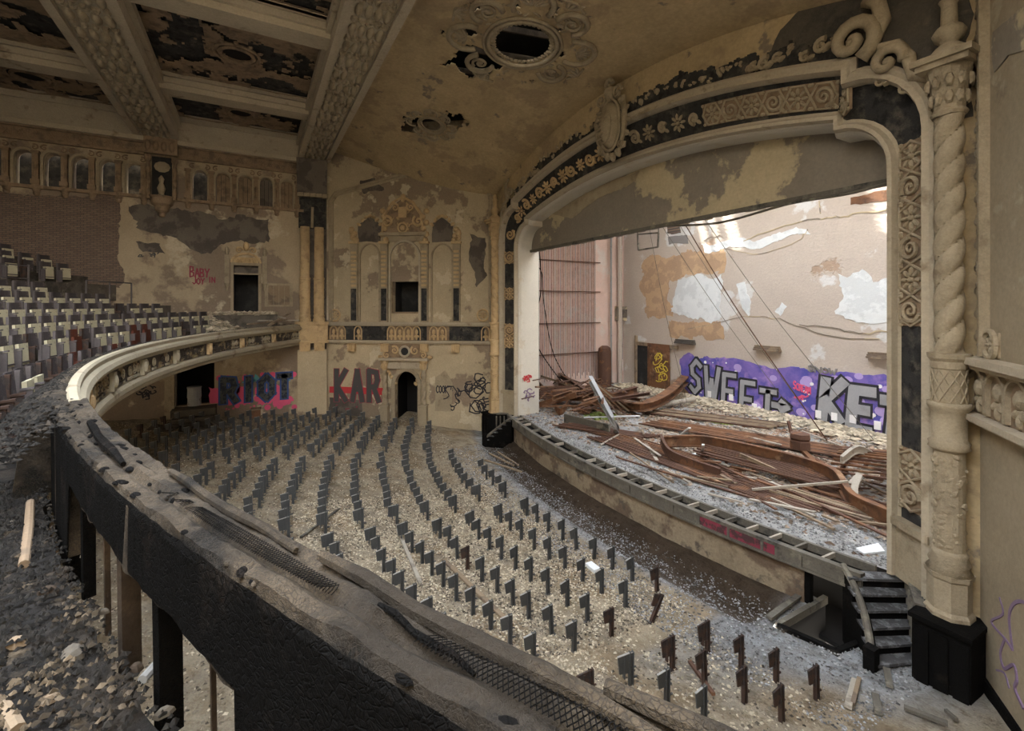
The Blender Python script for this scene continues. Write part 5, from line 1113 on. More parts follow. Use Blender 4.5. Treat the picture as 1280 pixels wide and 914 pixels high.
# =================================================================== STAGE DEBRIS
def SP(x, y, h=0): p = prox(x, y, SZ + h); return p
dr = random.Random(21)
def beamobj(p0, p1, w_, h_, lab, mt='rust', nm='rusty_beam', cat='beam', grp=None, prof='box'):
    q = M()
    if prof == 'box': q.bar(p0, p1, w_, h_)
    elif prof == 'I':
        a, b = Vector(p0), Vector(p1); u = (b - a).normalized(); sd = u.cross(Vector((0, 0, 1))).normalized(); up = sd.cross(u)
        q.bar(p0, p1, w_ * .18, h_); q.bar(a + up * h_ / 2, b + up * h_ / 2, w_, h_ * .12, up); q.bar(a - up * h_ / 2, b - up * h_ / 2, w_, h_ * .12, up)
    elif prof == 'C':
        a, b = Vector(p0), Vector(p1); u = (b - a).normalized(); sd = u.cross(Vector((0, 0, 1))).normalized(); up = sd.cross(u)
        q.bar(p0, p1, .03, h_); q.bar(a + up * h_ / 2 + sd * w_ / 2, b + up * h_ / 2 + sd * w_ / 2, w_, .03, up); q.bar(a - up * h_ / 2 + sd * w_ / 2, b - up * h_ / 2 + sd * w_ / 2, w_, .03, up)
    elif prof == 'pipe': q.tube([p0, p1], w_ / 2, 9)
    return tag(q.build(nm, X[mt]), lab, cat, grp)
def curved(pts, w_, h_, lab, mt='rust', nm='bent_girder', cat='girder', par=None):
    q = M(); P = [Vector(p) for p in pts]; out = []
    for i in range(len(P) - 1):
        a = P[max(i - 1, 0)]; b = P[i]; c = P[i + 1]; d = P[min(i + 2, len(P) - 1)]
        for k in range(6): t = k / 6; out.append(.5 * (2 * b + (c - a) * t + (2 * a - 5 * b + 4 * c - d) * t * t + (3 * b - a - 3 * c + d) * t ** 3))
    out.append(P[-1]); up = Vector((0, 0, 1))
    pr = []
    for i, p in enumerate(out):
        t = (out[min(i + 1, len(out) - 1)] - out[max(i - 1, 0)]).normalized(); sd = t.cross(up).normalized(); n0 = len(q.v)
        for (o, z) in ((-.5, -.5), (.5, -.5), (.5, -.38), (.1, -.38), (.1, .38), (.5, .38), (.5, .5), (-.5, .5)): q.v.append(tuple(p + sd * o * w_ + up * z * h_))
        if i:
            for k in range(8): q.f.append((n0 - 8 + k, n0 - 8 + (k + 1) % 8, n0 + (k + 1) % 8, n0 + k))
    q.f.append(tuple(range(8))[::-1]); q.f.append(tuple(len(q.v) - 8 + k for k in range(8)))
    o = q.build(nm, X[mt], par); return tag(o, lab, cat) if par is None else o
def slatpanel(name, lab, p0, p1, dv, nsl, wv, mt='rust', rails=3, curve=0):
    # slats run p0->p1, stacked along dv
    t = thing(name, lab, 'slatted panel', min((p0, p1), key=lambda p: p[2])); dv = Vector(dv); a, b = Vector(p0), Vector(p1)
    for k in range(nsl):
        o = dv * k / nsl + Vector((0, 0, curve * math.sin(math.pi * k / nsl))); q = M(); e = Vector((dr.uniform(-.1, .1), dr.uniform(-.06, .06), dr.uniform(-.02, .05)))
        q.bar(a + o + e, b + o - e * .5, wv, .05); q.build('slat', X[mt if k % 4 else 'rust2'], t)
    for k in range(rails): f = (k + .3) / rails; q = M(); q.bar(a + (b - a) * f - Vector((0, 0, .05)), a + (b - a) * f + dv - Vector((0, 0, .05)), .09, .09); q.build('rail', X['rust2'], t)
    return t
# left heap
beamobj(SP(672, 470, .3), SP(742, 494, .5), .25, .5, 'wide rusty girder lying behind the left jamb', prof='C')
slatpanel('slatted_panel', 'dark rusty slatted grille at the back of the left heap', SP(678, 484, .9), SP(745, 482, 1.0), (.4, -1.6, -.5), 14, .07, 'rust2')
curved([SP(738, 474, 2.1), SP(752, 500, 1.4), SP(768, 530, .6), SP(772, 540, .05)], .18, .3, 'bent pale steel channel leaning at the front of the left heap', 'steel', 'bent_channel', 'channel')
for k in range(6):
    a = Vector(SP(736 + k * 1.5, 474 + k, 1.9 - .05 * k)); b2 = Vector(SP(758 + k * 7, 520 - k * 1.5, .15)); beamobj(tuple(a), tuple(b2), .12, .07, '%s long ochre-brown board fanned out in the left heap' % ORD[k], 'rust' if k % 2 else 'wood', 'fanned_board', 'board', 'fanned boards in the left heap')
curved([SP(728, 512, .3), SP(752, 500, .5), SP(780, 506, .3), SP(805, 508, .5), SP(835, 494, .7), SP(858, 472, 1.0)], .5, .4, 'long twisted orange-rust girder curling up to the right of the left heap')
beamobj(SP(756, 498, .6), SP(796, 487, .9), .3, .3, 'short dark red girder stub across the left heap', 'rust2', prof='I')
beamobj(SP(815, 508, .25), SP(868, 499, .35), .26, .26, 'pale round pipe lying at the foot of the back wall', 'woodp', 'fallen_pipe', 'pipe', None, 'pipe')
beamobj(SP(706, 523, .22), SP(762, 537, .22), .12, .42, 'dark weathered board standing on edge at the stage front left', 'coping', 'edge_board', 'board')
curved([SP(674, 480, .4), SP(690, 500, .35), SP(700, 515, .2), SP(712, 500, .4)], .08, .3, 'curled rusty strip beside the white jamb', 'rust', 'curled_strip', 'metal strip')
RODS = []
for k in range(26):
    x = dr.uniform(674, 735); y = dr.uniform(480, 515); L = dr.uniform(20, 60); a = dr.uniform(-.6, 1.0)
    h1_, h2_ = dr.uniform(.1, 1.2), dr.uniform(.05, .5); p0 = Vector(SP(x, y, h1_)); p1 = Vector(SP(min(x + L, 800), y + a * 10, h2_))
    q = M(); q.tube([p0, (p0 + p1) / 2 + Vector((dr.uniform(-.2, .2), dr.uniform(-.2, .2), dr.uniform(.0, .4))), p1], dr.uniform(.02, .045), 5)
    RODS.append(tag(q.build('bent_rod', X['rust' if k % 2 else 'rust2']), 'x', 'rod', 'rods tangled in the left heap'))
for k in range(16):
    x = dr.uniform(674, 775); y = dr.uniform(478, 505); p0 = Vector(SP(x, y, .1)); p1 = Vector(SP(x + dr.uniform(-45, 20), y - 2, dr.uniform(1.2, 3.0)))
    q = M(); q.tube([p0, p0 * .6 + p1 * .4 + Vector((dr.uniform(-.3, .3), dr.uniform(-.3, .3), .2)), p1 + Vector((dr.uniform(-.4, .4), 0, 0))], dr.uniform(.025, .05), 5)
    RODS.append(tag(q.build('bent_rod', X['rust' if k % 2 else 'rust2']), 'x', 'rod', 'rods tangled in the left heap'))
for k, (x0, y0, h0, x1, y1, h1_, w_, hh, mt) in enumerate(((672, 450, .8, 735, 490, 1.0, .2, .25, 'rust2'), (676, 492, .6, 745, 500, .4, .16, .3, 'rust'), (690, 498, .9, 752, 478, .9, .12, .2, 'rust'), (674, 506, .3, 720, 494, .9, .1, .25, 'rust'), (720, 486, 1.0, 800, 500, .3, .15, .15, 'rust2'), (764, 500, 1.4, 812, 492, .3, .18, .14, 'rust2'), (676, 470, 1.2, 770, 500, .4, .06, .1, 'wood'))):
    beamobj(SP(x0, y0, h0), SP(x1, y1, h1_), w_, hh, '%s tumbled steel member in the left heap, counted from the jamb' % ORD[k], mt, 'steel_member', 'beam', None, 'I' if k % 2 else 'C')
# right / central wreck
gm = X['rust']
curved([SP(830, 552, .35), SP(880, 552, .45), SP(950, 566, .5), SP(1010, 582, .45), SP(1045, 597, .5), SP(1066, 626, .25), SP(1122, 652, .3)], .16, .42, 'long rusty girder bending towards the right jamb', 'rust')
curved([SP(826, 548, .5), SP(836, 566, .3), SP(860, 578, .2), SP(900, 592, .15)], .1, .32, 'short hooked rusty girder at the left end of the central wreck', 'rust2')
slatpanel('slatted_panel', 'long dark grille of slats lying under the central girder', SP(868, 566, .25), SP(1050, 612, .3), (-.5, 1.5, .15), 15, .07, 'rust2', 5)
slatpanel('slatted_panel', 'curved rust-brown slatted panel heaped by the right jamb', SP(1040, 590, .5), SP(1122, 600, .8), (-.3, 1.6, .35), 14, .08, 'rust', 3, .3)
slatpanel('slatted_panel', 'flat row of thin slats on the stage behind the ash strip', SP(712, 532, .06), SP(900, 590, .06), (.45, .95, .02), 9, .06, 'rust', 4)
slatpanel('slatted_panel', 'row of slats in front of the long girder', SP(840, 578, .08), SP(1050, 640, .06), (.3, .8, .04), 8, .07, 'rust2', 4)
slatpanel('slatted_panel', 'dull red slats half buried near the right jamb', SP(1030, 608, .1), SP(1116, 634, .1), (-.5, -.7, .02), 8, .08, 'rust', 3)
slatpanel('slatted_panel', 'weathered slats near the back wall behind the moss', SP(800, 516, .1), SP(960, 535, .1), (.2, 1.6, .05), 9, .09, 'wood', 3)
curved([SP(1052, 575, .9), SP(1072, 562, 1.2), SP(1095, 572, 1.0), SP(1118, 590, .7)], .12, .22, 'bowed timber rib over the right slatted panel', 'woodp', 'bowed_rib', 'rib')
curved([SP(1064, 606, .4), SP(1080, 590, .7), SP(1100, 582, .7), SP(1120, 578, .6)], .2, .06, 'curved pale board over the right wreck', 'woodp', 'curved_board', 'board')
curved([SP(1074, 594, .7), SP(1068, 612, .4), SP(1072, 632, .1)], .16, .05, 'short pale upright board in the right wreck', 'woodp', 'curved_board', 'board')
beamobj(SP(940, 612, .12), SP(1060, 602, .6), .06, .06, 'thin pale pole crossing the central wreck', 'woodp', 'thin_pole', 'pole')
beamobj(SP(925, 568, .5), SP(1010, 606, .1), .08, .1, 'slanting brown timber in the central wreck', 'wood', 'slanting_timber', 'timber')
beamobj(SP(1000, 560, .6), SP(1032, 592, .3), .15, .1, 'short rust-brown stub leaning on the girder', 'rust', 'steel_stub', 'stub')
mt_ = thing('motor_drum', 'dark rusty toothed drum standing up from the central wreck', 'drum', SP(1000, 560, .3)); q = M(); c = SP(1000, 562, .55); q.lathe((c[0], c[1], c[2]), [(.1, 0), (.32, .05), (.32, .3), (.26, .35), (.32, .4), (.3, .55), (.1, .6)], 12, lambda a, z: 1 + .06 * math.cos(6 * a)); q.build('drum_body', X['rust2'], mt_); q = M(); q.bar((c[0] - .3, c[1], c[2] + .5), (c[0] - .45, c[1] + .1, c[2] + .85), .08, .08); q.build('lug', X['rust2'], mt_)
for (x0, y0, h0, x1, y1, h1_, lab) in ((845, 548, .1, 862, 535, .9, 'pale short plank leaning left of the central wreck'), (878, 565, .1, 879, 556, .9, 'small upright pale post on the stage'), (866, 568, .06, 892, 568, .06, 'tiny pale board lying beside the upright post'), (730, 522, .1, 800, 520, .1, 'thin pale stick lying on the moss')): beamobj(SP(x0, y0, h0), SP(x1, y1, h1_), .09, .05, lab, 'sheet', 'pale_plank', 'plank')
for (x0, y0, x1, y1, x2, y2, x3, y3, lab) in ((1082, 644, 1116, 641, 1116, 654, 1092, 655, 'white rectangular board lying by the right jamb'), (1070, 686, 1098, 680, 1106, 690, 1080, 693, 'pale sheet lying above the stage stairs')):
    P4 = [SP(a, b, .04) for a, b in ((x0, y0), (x1, y1), (x2, y2), (x3, y3))]; q = M(); q.hexa([(p[0], p[1], SZ + .02) for p in P4] + [(p[0], p[1], SZ + .06) for p in P4]); tag(q.build('white_board', X['sheet']), lab, 'board')
slatpanel('slatted_panel', 'long rows of thin rust slats behind the ash strip, nearest the stage edge', SP(735, 548, .05), SP(1000, 640, .05), (.35, .9, .02), 11, .05, 'rust2', 3)
slatpanel('slatted_panel', 'rust slats along the middle of the stage behind the long girder', SP(800, 530, .12), SP(1060, 572, .15), (.3, 1.5, .05), 14, .08, 'rust', 4)
slatpanel('slatted_panel', 'slats by the right jamb in front of the curved panel', SP(960, 616, .07), SP(1112, 662, .06), (.4, .9, .04), 9, .07, 'wood', 3)
slatpanel('slatted_panel', 'scattered slats between the moss and the ash strip', SP(690, 532, .1), SP(800, 548, .08), (.3, 1.0, .05), 8, .07, 'rust2', 3)
# loose slats and sticks on the stage
k = 0; STRIPS = []
for i in range(70):
    x = dr.uniform(770, 1110); f = (x - 770) / 340; y = dr.uniform(522 + 20 * f, 590 + 90 * f)
    p0 = Vector(SP(x, y, dr.uniform(.05, .12))); a = dr.gauss(-.28, .35); L = dr.uniform(.6, 3.2); p1 = p0 + Vector((math.cos(a), math.sin(a), 0)) * L; p1.z = SZ + dr.uniform(.04, .35)
    if p1.x > -5 or p0.x > -5 or p0.y < yedge(p0.x) + .9 or p1.y < yedge(p1.x) + .9 or p1.y > 22.6: continue
    k += 1; STRIPS.append(beamobj(tuple(p0), tuple(p1), dr.uniform(.05, .12), .04, 'x', dr.choice(['rust', 'rust2', 'wood', 'woodp']), 'loose_strip', 'strip', 'loose strips on the stage'))
def pxo(o): d = o.location.x * FW[0] + o.location.y * FW[1]; return (o.location.x * RT[0] + o.location.y * RT[1]) / d
ORDX = ORD + ['fiftieth'] + ['fifty-' + q for q in ORD[:9]] + ['sixtieth'] + ['sixty-' + q for q in ORD[:9]] + ['seventieth']
for i, o in enumerate(sorted(STRIPS, key=pxo)): o['label'] = '%s strip, the %s from the left among loose strips on the stage' % ({'rusted_steel': 'rust-orange', 'dark_rusted_steel': 'dark rusty', 'weathered_wood': 'brown wooden', 'pale_grey_wood': 'pale wooden'}[o.data.materials[0].name], ORDX[i])
for i, o in enumerate(sorted(RODS, key=pxo)): o['label'] = 'thin bent rusty rod, the %s from the left in the left heap' % ORDX[i]
for (x, y, w1_, lab) in ((745, 519, 1.3, 'large bright green moss patch beside the left heap'), (900, 527, .7, 'small moss patch near the purple wall')):
    q = M(); c = SP(x, y, .02)
    for i in range(60): a = dr.uniform(0, 6.28); r = w1_ * dr.random() ** .6; mp = lambda s, z, d: (s, z, SZ + .03 + d); q.blob(mp, c[0] + r * math.cos(a), c[1] + r * .6 * math.sin(a), 0, dr.uniform(.08, .2), dr.uniform(.08, .16), dr.uniform(.03, .09), a, 6, 2)
    o = tag(q.build('moss_patch', X['moss']), lab, 'moss'); o['kind'] = 'stuff'
def chips(name, lab, n, fpos, mt, smin, smax, flatness=.5, seed=1):
    r = random.Random(seed); q = M()
    for i in range(n):
        p = fpos(r)
        if p is None: continue
        s0 = r.uniform(smin, smax); a = r.uniform(0, 6.28); t1, t2 = r.uniform(-.6, .6), r.uniform(-.6, .6); ca, sa = math.cos(a), math.sin(a); w2 = s0 * r.uniform(.35, 1)
        b = len(q.v); x, y, z = p; h = s0 * flatness * r.uniform(.3, 1)
        for (u, v) in ((-1, -1), (1, -.8), (.9, 1), (-.8, .9)): q.v.append((x + (u * ca * s0 - v * sa * w2), y + (u * sa * s0 + v * ca * w2), z + (u * t1 + v * t2) * h * .5 - .01))
        q.v.append((x + r.uniform(-.3, .3) * s0, y + r.uniform(-.3, .3) * s0, z + h)); q.f += [(b, b + 1, b + 4), (b + 1, b + 2, b + 4), (b + 2, b + 3, b + 4), (b + 3, b, b + 4)]
    o = q.build(name, X[mt]); tag(o, lab, 'debris'); o['kind'] = 'stuff'; return o
def fl(r):
    x = r.uniform(-26.5, -4); y = r.uniform(-6.5, 8.3)
    if r.random() < .5: x = r.uniform(-16, -4); y = r.uniform(1, 8.2)
    if y > 7.6 + .03 * (x + 12.5) ** 2 or pit_in(x, y) or (y > 5.5 and x > -7 and r.random() < .7): return None
    return (x, y, floorz(x, y) + .03 * noise.fractal(Vector((x * .8, y * .8, 0)), 1, 2, 4) + .01)
def fl_dark(r):
    p = fl(r)
    return p if p and noise.fractal(Vector((p[0] * 1.4, p[1] * 1.4, 8)), 1, 2, 3) > -.15 else None
chips('plaster_litter', 'pale crumbled plaster strewn across the auditorium floor between the seat stands', 48000, fl, 'litter', .01, .036, .6, 3)
chips('soot_litter', 'dark charred crumbs scattered over the auditorium floor', 44000, fl_dark, 'litterd', .01, .036, .6, 4)
def fl2(r):
    x = r.uniform(-20, -3.5); y = yedge(x) - r.uniform(.3, 3.2)
    if pit_in(x, y): return None
    return (x, y, floorz(x, y) - .28 * sstep(.15, .5, yedge(x) - y) * sstep(1.75, 1.15, yedge(x) - y) * (x < -6) + .02)
chips('apron_litter', 'fine grey rubble along the foot of the stage', 12000, fl2, 'ash', .008, .03, .5, 5)
def fs(r):
    x = r.uniform(-24, -4.2); y = r.uniform(11.4, 22.8)
    v = noise.fractal(Vector((x * .5, y * .5, 3)), 1, 2, 3)
    if v < -.1 and r.random() < .7: return None
    if y < 12.8 and r.random() < .8: return None
    return (x, y, SZ + .02)
chips('stage_litter', 'mixed brown and grey debris fragments covering the stage boards', 24000, fs, 'litterg', .02, .10, .7, 6)
def fash(r):
    x = r.uniform(-22, -4.6); return (x, max(yedge(x) + .7, 11.3 if x < -20.5 else 0) + r.uniform(0, 3.2), SZ + .02)
chips('ash_flakes', 'pale and dark ash flakes along the front strip of the stage', 14000, fash, 'ash', .008, .035, .5, 19)
def fb(r):
    x = r.uniform(-24, -6); return (x, 22.9 - abs(r.gauss(0, .8)), SZ + .03 + .1 * r.random())
chips('pale_rubble', 'pale plaster rubble at the foot of the purple back wall', 3500, fb, 'litter', .04, .17, .6, 8)
# floor planks near the stairs and elsewhere
for k, (x0, y0, x1, y1, w_, mt, lab) in enumerate(((1069, 850, 1060, 884, .1, 'woodp', 'pale split plank on the floor left of the stairs'), (1074, 848, 1066, 880, .06, 'wood', 'thin brown stick beside the pale split plank'), (1108, 836, 1112, 858, .1, 'coping', 'grey board stub at the foot of the stairs'), (1094, 868, 1098, 892, .1, 'coping', 'short dark board below the newel'), (1130, 884, 1185, 905, .08, 'coping', 'long thin grey lath on the floor by the right wall'), (1182, 888, 1196, 900, .05, 'coping', 'tiny lath near the right wall'), (606, 575, 652, 590, .08, 'wood', 'first long lath on the floor near the left stage stairs'), (612, 567, 642, 582, .06, 'wood', 'second lath on the floor near the left stage stairs'), (622, 565, 648, 582, .06, 'wood', 'third lath on the floor near the left stage stairs'), (497, 662, 526, 730, .08, 'woodp', 'long pale plank lying across the centre aisle'), (555, 700, 640, 782, .1, 'wood', 'long brown pipe lying between rows in the front section'), (862, 662, 880, 690, .08, 'coping', 'dark stick lying beside the stage front'), (376, 672, 424, 636, .06, 'coping', 'thin dark rod leaning across two seat rows'), (862, 827, 892, 868, .06, 'rust2', 'thin rusty rod leaning on a seat stand'))):
    def fz(x, y):
        z = -6.5
        for _ in range(30): p = prox(x, y, z); z = z * .5 + .5 * (floorz(p[0], p[1]) + .06)
        return prox(x, y, z)
    a, b2 = fz(x0, y0), fz(x1, y1)
    beamobj(a, b2, w_, .05, lab, mt, 'floor_plank', 'plank')
# =================================================================== MAIN FLOOR SEAT STANDS
SIGHT_LIP = .95
def clear(x, y, z):           # is a floor point seen past the balcony edge
    for zz, o in ((-SIGHT_LIP, -.02), (-2.0, .15)):
        t = zz / z; px_, py_ = x * t, y * t
        if yrail(px_) - py_ > o: return False
    return True
def pixel(x, y, z):
    d = x * FW[0] + y * FW[1]
    if d < .2: return None
    r = x * RT[0] + y * RT[1]; return 640 + r / d * FPX, HOR - z / d * FPX
def stand_proto(end, mt):
    t = thing('seat_stand', 'x', 'seat stand', (0, 0, 0)); t.location = (0, 0, 0); K = []
    q = M(); q.box(-.035, .035, -.04, -.024, 0, .66); q.box(-.035, .035, .026, .042, 0, .66); q.box(-.008, .008, -.04, .04, 0, .66); q.box(-.05, .05, -.09, .09, 0, .015); q.box(-.012, .012, .04, .12, .17, .2); q.box(-.012, .012, .05, .1, .36, .38)
    K.append(q.build('post', X[mt], t, local=True))
    q = M(); L = .21 if not end else .28; h = .28 if not end else .36
    q.hexa([(-.012, -L * .85, .58 - h * .8), (.012, -L * .85, .58 - h * .8), (.012, -.03, .64 - h), (-.012, -.03, .64 - h), (-.012, -L, .60), (.012, -L, .60), (.012, -.03, .64), (-.012, -.03, .64)])
    if end: q.box(-.03, .03, -L * .55, -L * .45, .2, .6)
    K.append(q.build('side_plate', X[mt], t, local=True))
    q = M(); q.hexa([(-.016, -L, .60), (.016, -L, .60), (.016, .04, .645), (-.016, .04, .645), (-.016, -L, .612), (.016, -L, .612), (.016, .04, .657), (-.016, .04, .657)]); K.append(q.build('top_edge', X['irontop' if mt == 'iron' else mt], t, local=True))
    KIDS[t.name] = K; return t
protos = {(e, mt): stand_proto(e, mt) for e in (0, 1) for mt in ('iron', 'rustseat')}
used = set()
def stand(x, y, rz, key, lab, grp, tx=0, ty=0):
    o = protos[key]
    if key in used: o = dup(o)
    used.add(key); o.scale = (.94, .94, .94); o.location = (x, y, floorz(x, y) + EZ - .02); o.rotation_euler = (tx, ty, rz); tag(o, lab, 'seat stand', grp); return o
sr = random.Random(12)
cands = []
for k in range(16):
    Y0 = 7.5 - .96 * k
    def row(xs, sec, secname):
        n_ = 0
        for j, x in enumerate(xs):
            y = Y0 + .023 * (x + 12.57) ** 2
            if (x - LB.o[0]) * LB.n[0] + (y - LB.o[1]) * LB.n[1] < .7: continue
            if x < -26.2: continue
            z = floorz(x, y)
            if not clear(x, y, z + .5): continue
            p = pixel(x, y, z)
            if p is None or not (-10 < p[0] < 1290 and p[1] < 930): continue
            n_ += 1; cands.append((x, y, k, sec, n_, secname, j == 0))
    if k == 0: row([-13.95 - .62 * j for j in range(5)], 'A', 'left of the centre aisle')
    elif k == 1: row([-14.2 - .58 * j for j in range(8)], 'A', 'left of the centre aisle')
    else:
        row([-13.75 - .56 * j for j in range(10)], 'A', 'left of the centre aisle')
        row([-19.45 - .6 * j if k < 4 else -20.25 - .6 * j for j in range(11)], 'C', 'by the far side wall')
    if k < 9:
        row([-12.5 + (k % 2) * .05 + .6 * j for j in range(10 if k else 9)], 'B', 'right of the centre aisle')
    if 1 <= k < 9 : row([-5.9 + .55 * j for j in range(4)], 'D', 'right of the right aisle')
cands.sort(key=lambda c: -(-c[0] * FW[0] * -1 + c[1] * FW[1]) if False else (c[0] * FW[0] + c[1] * FW[1]))
ncand = len(cands); cands = cands[:300]
print('seat stands', ncand)
for (x, y, k, sec, n_, secname, first) in cands:
    rz = math.atan(.046 * (x + 12.57)) * (.1 if x > -12.5 else 1) - (.12 if x > -8 else 0) + sr.gauss(0, .05)
    mt = 'rustseat' if (k < 3 and x > -8.2 and sr.random() < .5) or (sec == 'D' and sr.random() < .6) or sr.random() < .02 else 'iron'
    tx, ty = sr.gauss(0, .02), sr.gauss(0, .02); lab = '%s stand %s, %s in the %s row from stage' % ('rusty' if mt == 'rustseat' else 'iron', secname, ORD[n_ - 1], ORD[k])
    if sec == 'B' and k == 1 and x > -7.6: mt = 'rustseat'; ty = .0; tx = -.5; lab = 'rusty seat stand tilted over at the right end of the second row'
    stand(x + sr.gauss(0, .02), y + sr.gauss(0, .03), rz, (1 if first else 0, mt), lab, 'iron seat stands on the main floor', tx, ty)
for key in protos:
    if key not in used:
        for c in KIDS[protos[key].name]: bpy.data.objects.remove(c)
        bpy.data.objects.remove(protos[key])
# small things left on the main floor
q = M(); c = prox(320, 522, -5.6); q.box(c[0] - .25, c[0] + .25, c[1] - .2, c[1] + .2, floorz(c[0], c[1]), floorz(c[0], c[1]) + .4); bx_ = thing('wooden_box', 'small orange wooden box by the wall below the blue lettering', 'box', (c[0], c[1], floorz(c[0], c[1]))); q.build('box_body', X['rust'], bx_); q = M(); q.box(c[0] - .28, c[0] + .28, c[1] - .23, c[1] + .23, floorz(c[0], c[1]) + .4, floorz(c[0], c[1]) + .45); q.build('lid', X['wood'], bx_)
q = M(); c = prox(741, 712, -6.6); q.box(c[0] - .18, c[0] + .18, c[1] - .1, c[1] + .1, -6.6, -6.5); tag(q.build('paper_scrap', X['sheet']), 'crumpled white scrap on the floor among the front seat stands', 'scrap')
# =================================================================== BALCONY
bal = thing('balcony', 'curved balcony with burnt stepped floor and plaster front', 'balcony', (XC, -3, -2.1))
def cur(m, prof, x0, x1, n_, jit=None, closed=True):    # profile (b, z) swept along the balcony curve
    b0 = len(m.v); k = len(prof)
    for i in range(n_ + 1):
        x = x0 + (x1 - x0) * i / n_; sl = .047 * (x + 12.57); l = math.hypot(1, sl); nx, ny = -sl / l, 1 / l; y = yrail(x)
        for j, (b, z) in enumerate(prof):
            if callable(z): z = z(x)
            if jit: b, z = jit(x, j, b, z)
            m.v.append((x - nx * b, y - ny * b, z))
    for i in range(n_):
        for j in range(k if closed else k - 1):
            a = b0 + i * k + j; c = b0 + i * k + (j + 1) % k; m.f.append((a, c, c + k, a + k))
    if closed: m.f.append(tuple(b0 + j for j in range(k))[::-1]); m.f.append(tuple(b0 + n_ * k + j for j in range(k)))
XN = -6.3
m = M(); cur(m, [(.08, -1.0), (.05, -.965), (-.02, -.965), (-.05, -1.0), (-.04, -1.08), (-.1, -1.12), (-.13, -1.2), (-.08, -1.28), (.0, -1.3), (.02, -1.34), (.1, -1.34)], -26.8, XN, 70); m.build('front_rim', X['balc'], bal, False)
m = M(); cur(m, [(.1, -1.3), (.02, -1.34), (.02, -1.72), (.1, -1.74)], -26.8, XN, 70); m.build('front_panel_ground', X['balcd'], bal)
m = M(); cur(m, [(.1, -1.72), (-.02, -1.74), (-.08, -1.8), (-.08, -1.9), (.0, -1.98), (.0, -2.05), (.2, -2.1)], -26.8, XN, 70); m.build('bottom_moulding', X['balc'], bal)
m = M(); cur(m, [(.02, -1.3), (.02, -2.1), (.17, -2.1), (.17, -1.0)], XN, -4.7, 10); m.build('burnt_front', X['char'], bal)
pr_ = random.Random(6); x = -26.3; i = 0
while x < XN - .4:      # relief panels along the balcony front
    sl = .047 * (x + 12.57); l = math.hypot(1, sl); F = Fr((x + .0, yrail(x) - .02), (1, sl), (-sl, 1)); q = M(); w_ = .42
    if i % 4 == 3: q.fbox(F, -.12, .12, -1.72, -1.34, 0, .09); q.blob(F, 0, -1.53, .09, .08, .14, .05); q.build('bracket_block', X['balc'] if pr_.random() < .6 else X['ornt'], bal)
    else:
        nb = 3
        for j in range(nb):
            if pr_.random() < .35: continue
            s0 = -.28 + .28 * j; q.ring(F, s0, -1.5, .02, .1, .018, 10); q.blob(F, s0, -1.5, .0, .06, .07, .05, 0, 6, 2); q.fbox(F, s0 - .12, s0 + .12, -1.70, -1.64, 0, .04)
        if q.v: q.build('relief_panel', X['balc'] if pr_.random() < .4 else X['balcd'], bal)
    x += .62; i += 1
def low(x):
    n0 = noise.fractal(Vector((x * 3, 1, 0)), 1, 2, 3)
    if x < -4.6: return -1.85
    if x > -1.95: return -1.95 + .08 * n0
    f = (x + 4.6) / 2.65; return -1.30 - .05 * n0 - .10 * f
def jt(x, j, b, z):
    n0 = noise.fractal(Vector((x * 4, b * 9, j * .3)), 1, 2, 4); n1 = noise.fractal(Vector((x * 14, b * 22, 3)), 1, 2, 3)
    if 1 <= j <= 9: z += .022 * n0 + .010 * n1; b += .01 * n1
    else: b += .02 * n0
    return b, z
m = M(); cur(m, [(-.10, -1.03)] + [(-.08 + .03 * k, -.975 + (.012 if 2 < k < 5 else 0) - (.02 if k == 5 else 0)) for k in range(9)] + [(.175, -1.03), (.18, low), (.1, low), (-.04, -1.25)], XN - .1, 3.2, 420, jt); m.build('burnt_rail', X['chartop'], bal)
m = M(); cur(m, [(.182, -1.0), (.19, -1.03), (.192, lambda x: low(x) + .02), (.182, lambda x: low(x) + .02)], -6.8, 3.2, 160, lambda x, j, b, z: (b + .012 * noise.noise(Vector((x * 9, z * 8, 0))), z)); m.build('charred_shaded_inner_face', X['char'], bal)  # charred wood, also blackened to paint in the shade on this side
def jt2(x, j, b, z): n0 = noise.fractal(Vector((x * 3, b * 7, j)), 1, 2, 4); return b + .02 * n0, z + .05 * n0
m = M(); cur(m, [(.05, -1.0), (.1, -.96), (.17, -.98), (.24, -1.03), (.32, -1.12), (.4, -1.3), (.45, -1.8), (.1, -1.8)], -26.6, XN + .2, 260, jt2); m.build('burnt_rail_back', X['chartop'], bal)
# charred bark-like lumps and metal lath on the near rail
for k in range(150):
    x = pr_.uniform(-6.2, .6); b = pr_.choice([.15, .14, .12, -.02, .05, .0]); s0 = pr_.uniform(.012, .03) * (1 if x > -3 else 1.4); mp = lambda u, v, d: (u, v, -.975 + d); q = M(); sl = .047 * (x + 12.57)
    q.blob(mp, x + sl / math.hypot(1, sl) * b, yrail(x) - b, -.01, s0 * 1.5, s0 * .8, s0 * .55, math.atan(sl) + pr_.gauss(0, .3), 7, 3); q.build('char_lump', X['chartop' if k % 2 else 'char'], bal)
q = M()
for k in range(260):
    x = -2.9 + 3.6 * k / 260
    if nzz(x, 0, 1.7) < -.12: continue
    for sgn in (1, -1):
        sl = .047 * (x + 12.57); l = math.hypot(1, sl); P = []
        for j in range(4): xx = x + sgn * .012 * j; b = .035 + .02 * j; P.append((xx + sl / l * b, yrail(xx) - b / l, -.945 + .006 * math.sin(x * 5 + j)))
        q.tube(P, .0018, 3, False)
o = q.build('metal_lath_mesh', X['char'], bal); o['kind'] = 'stuff'
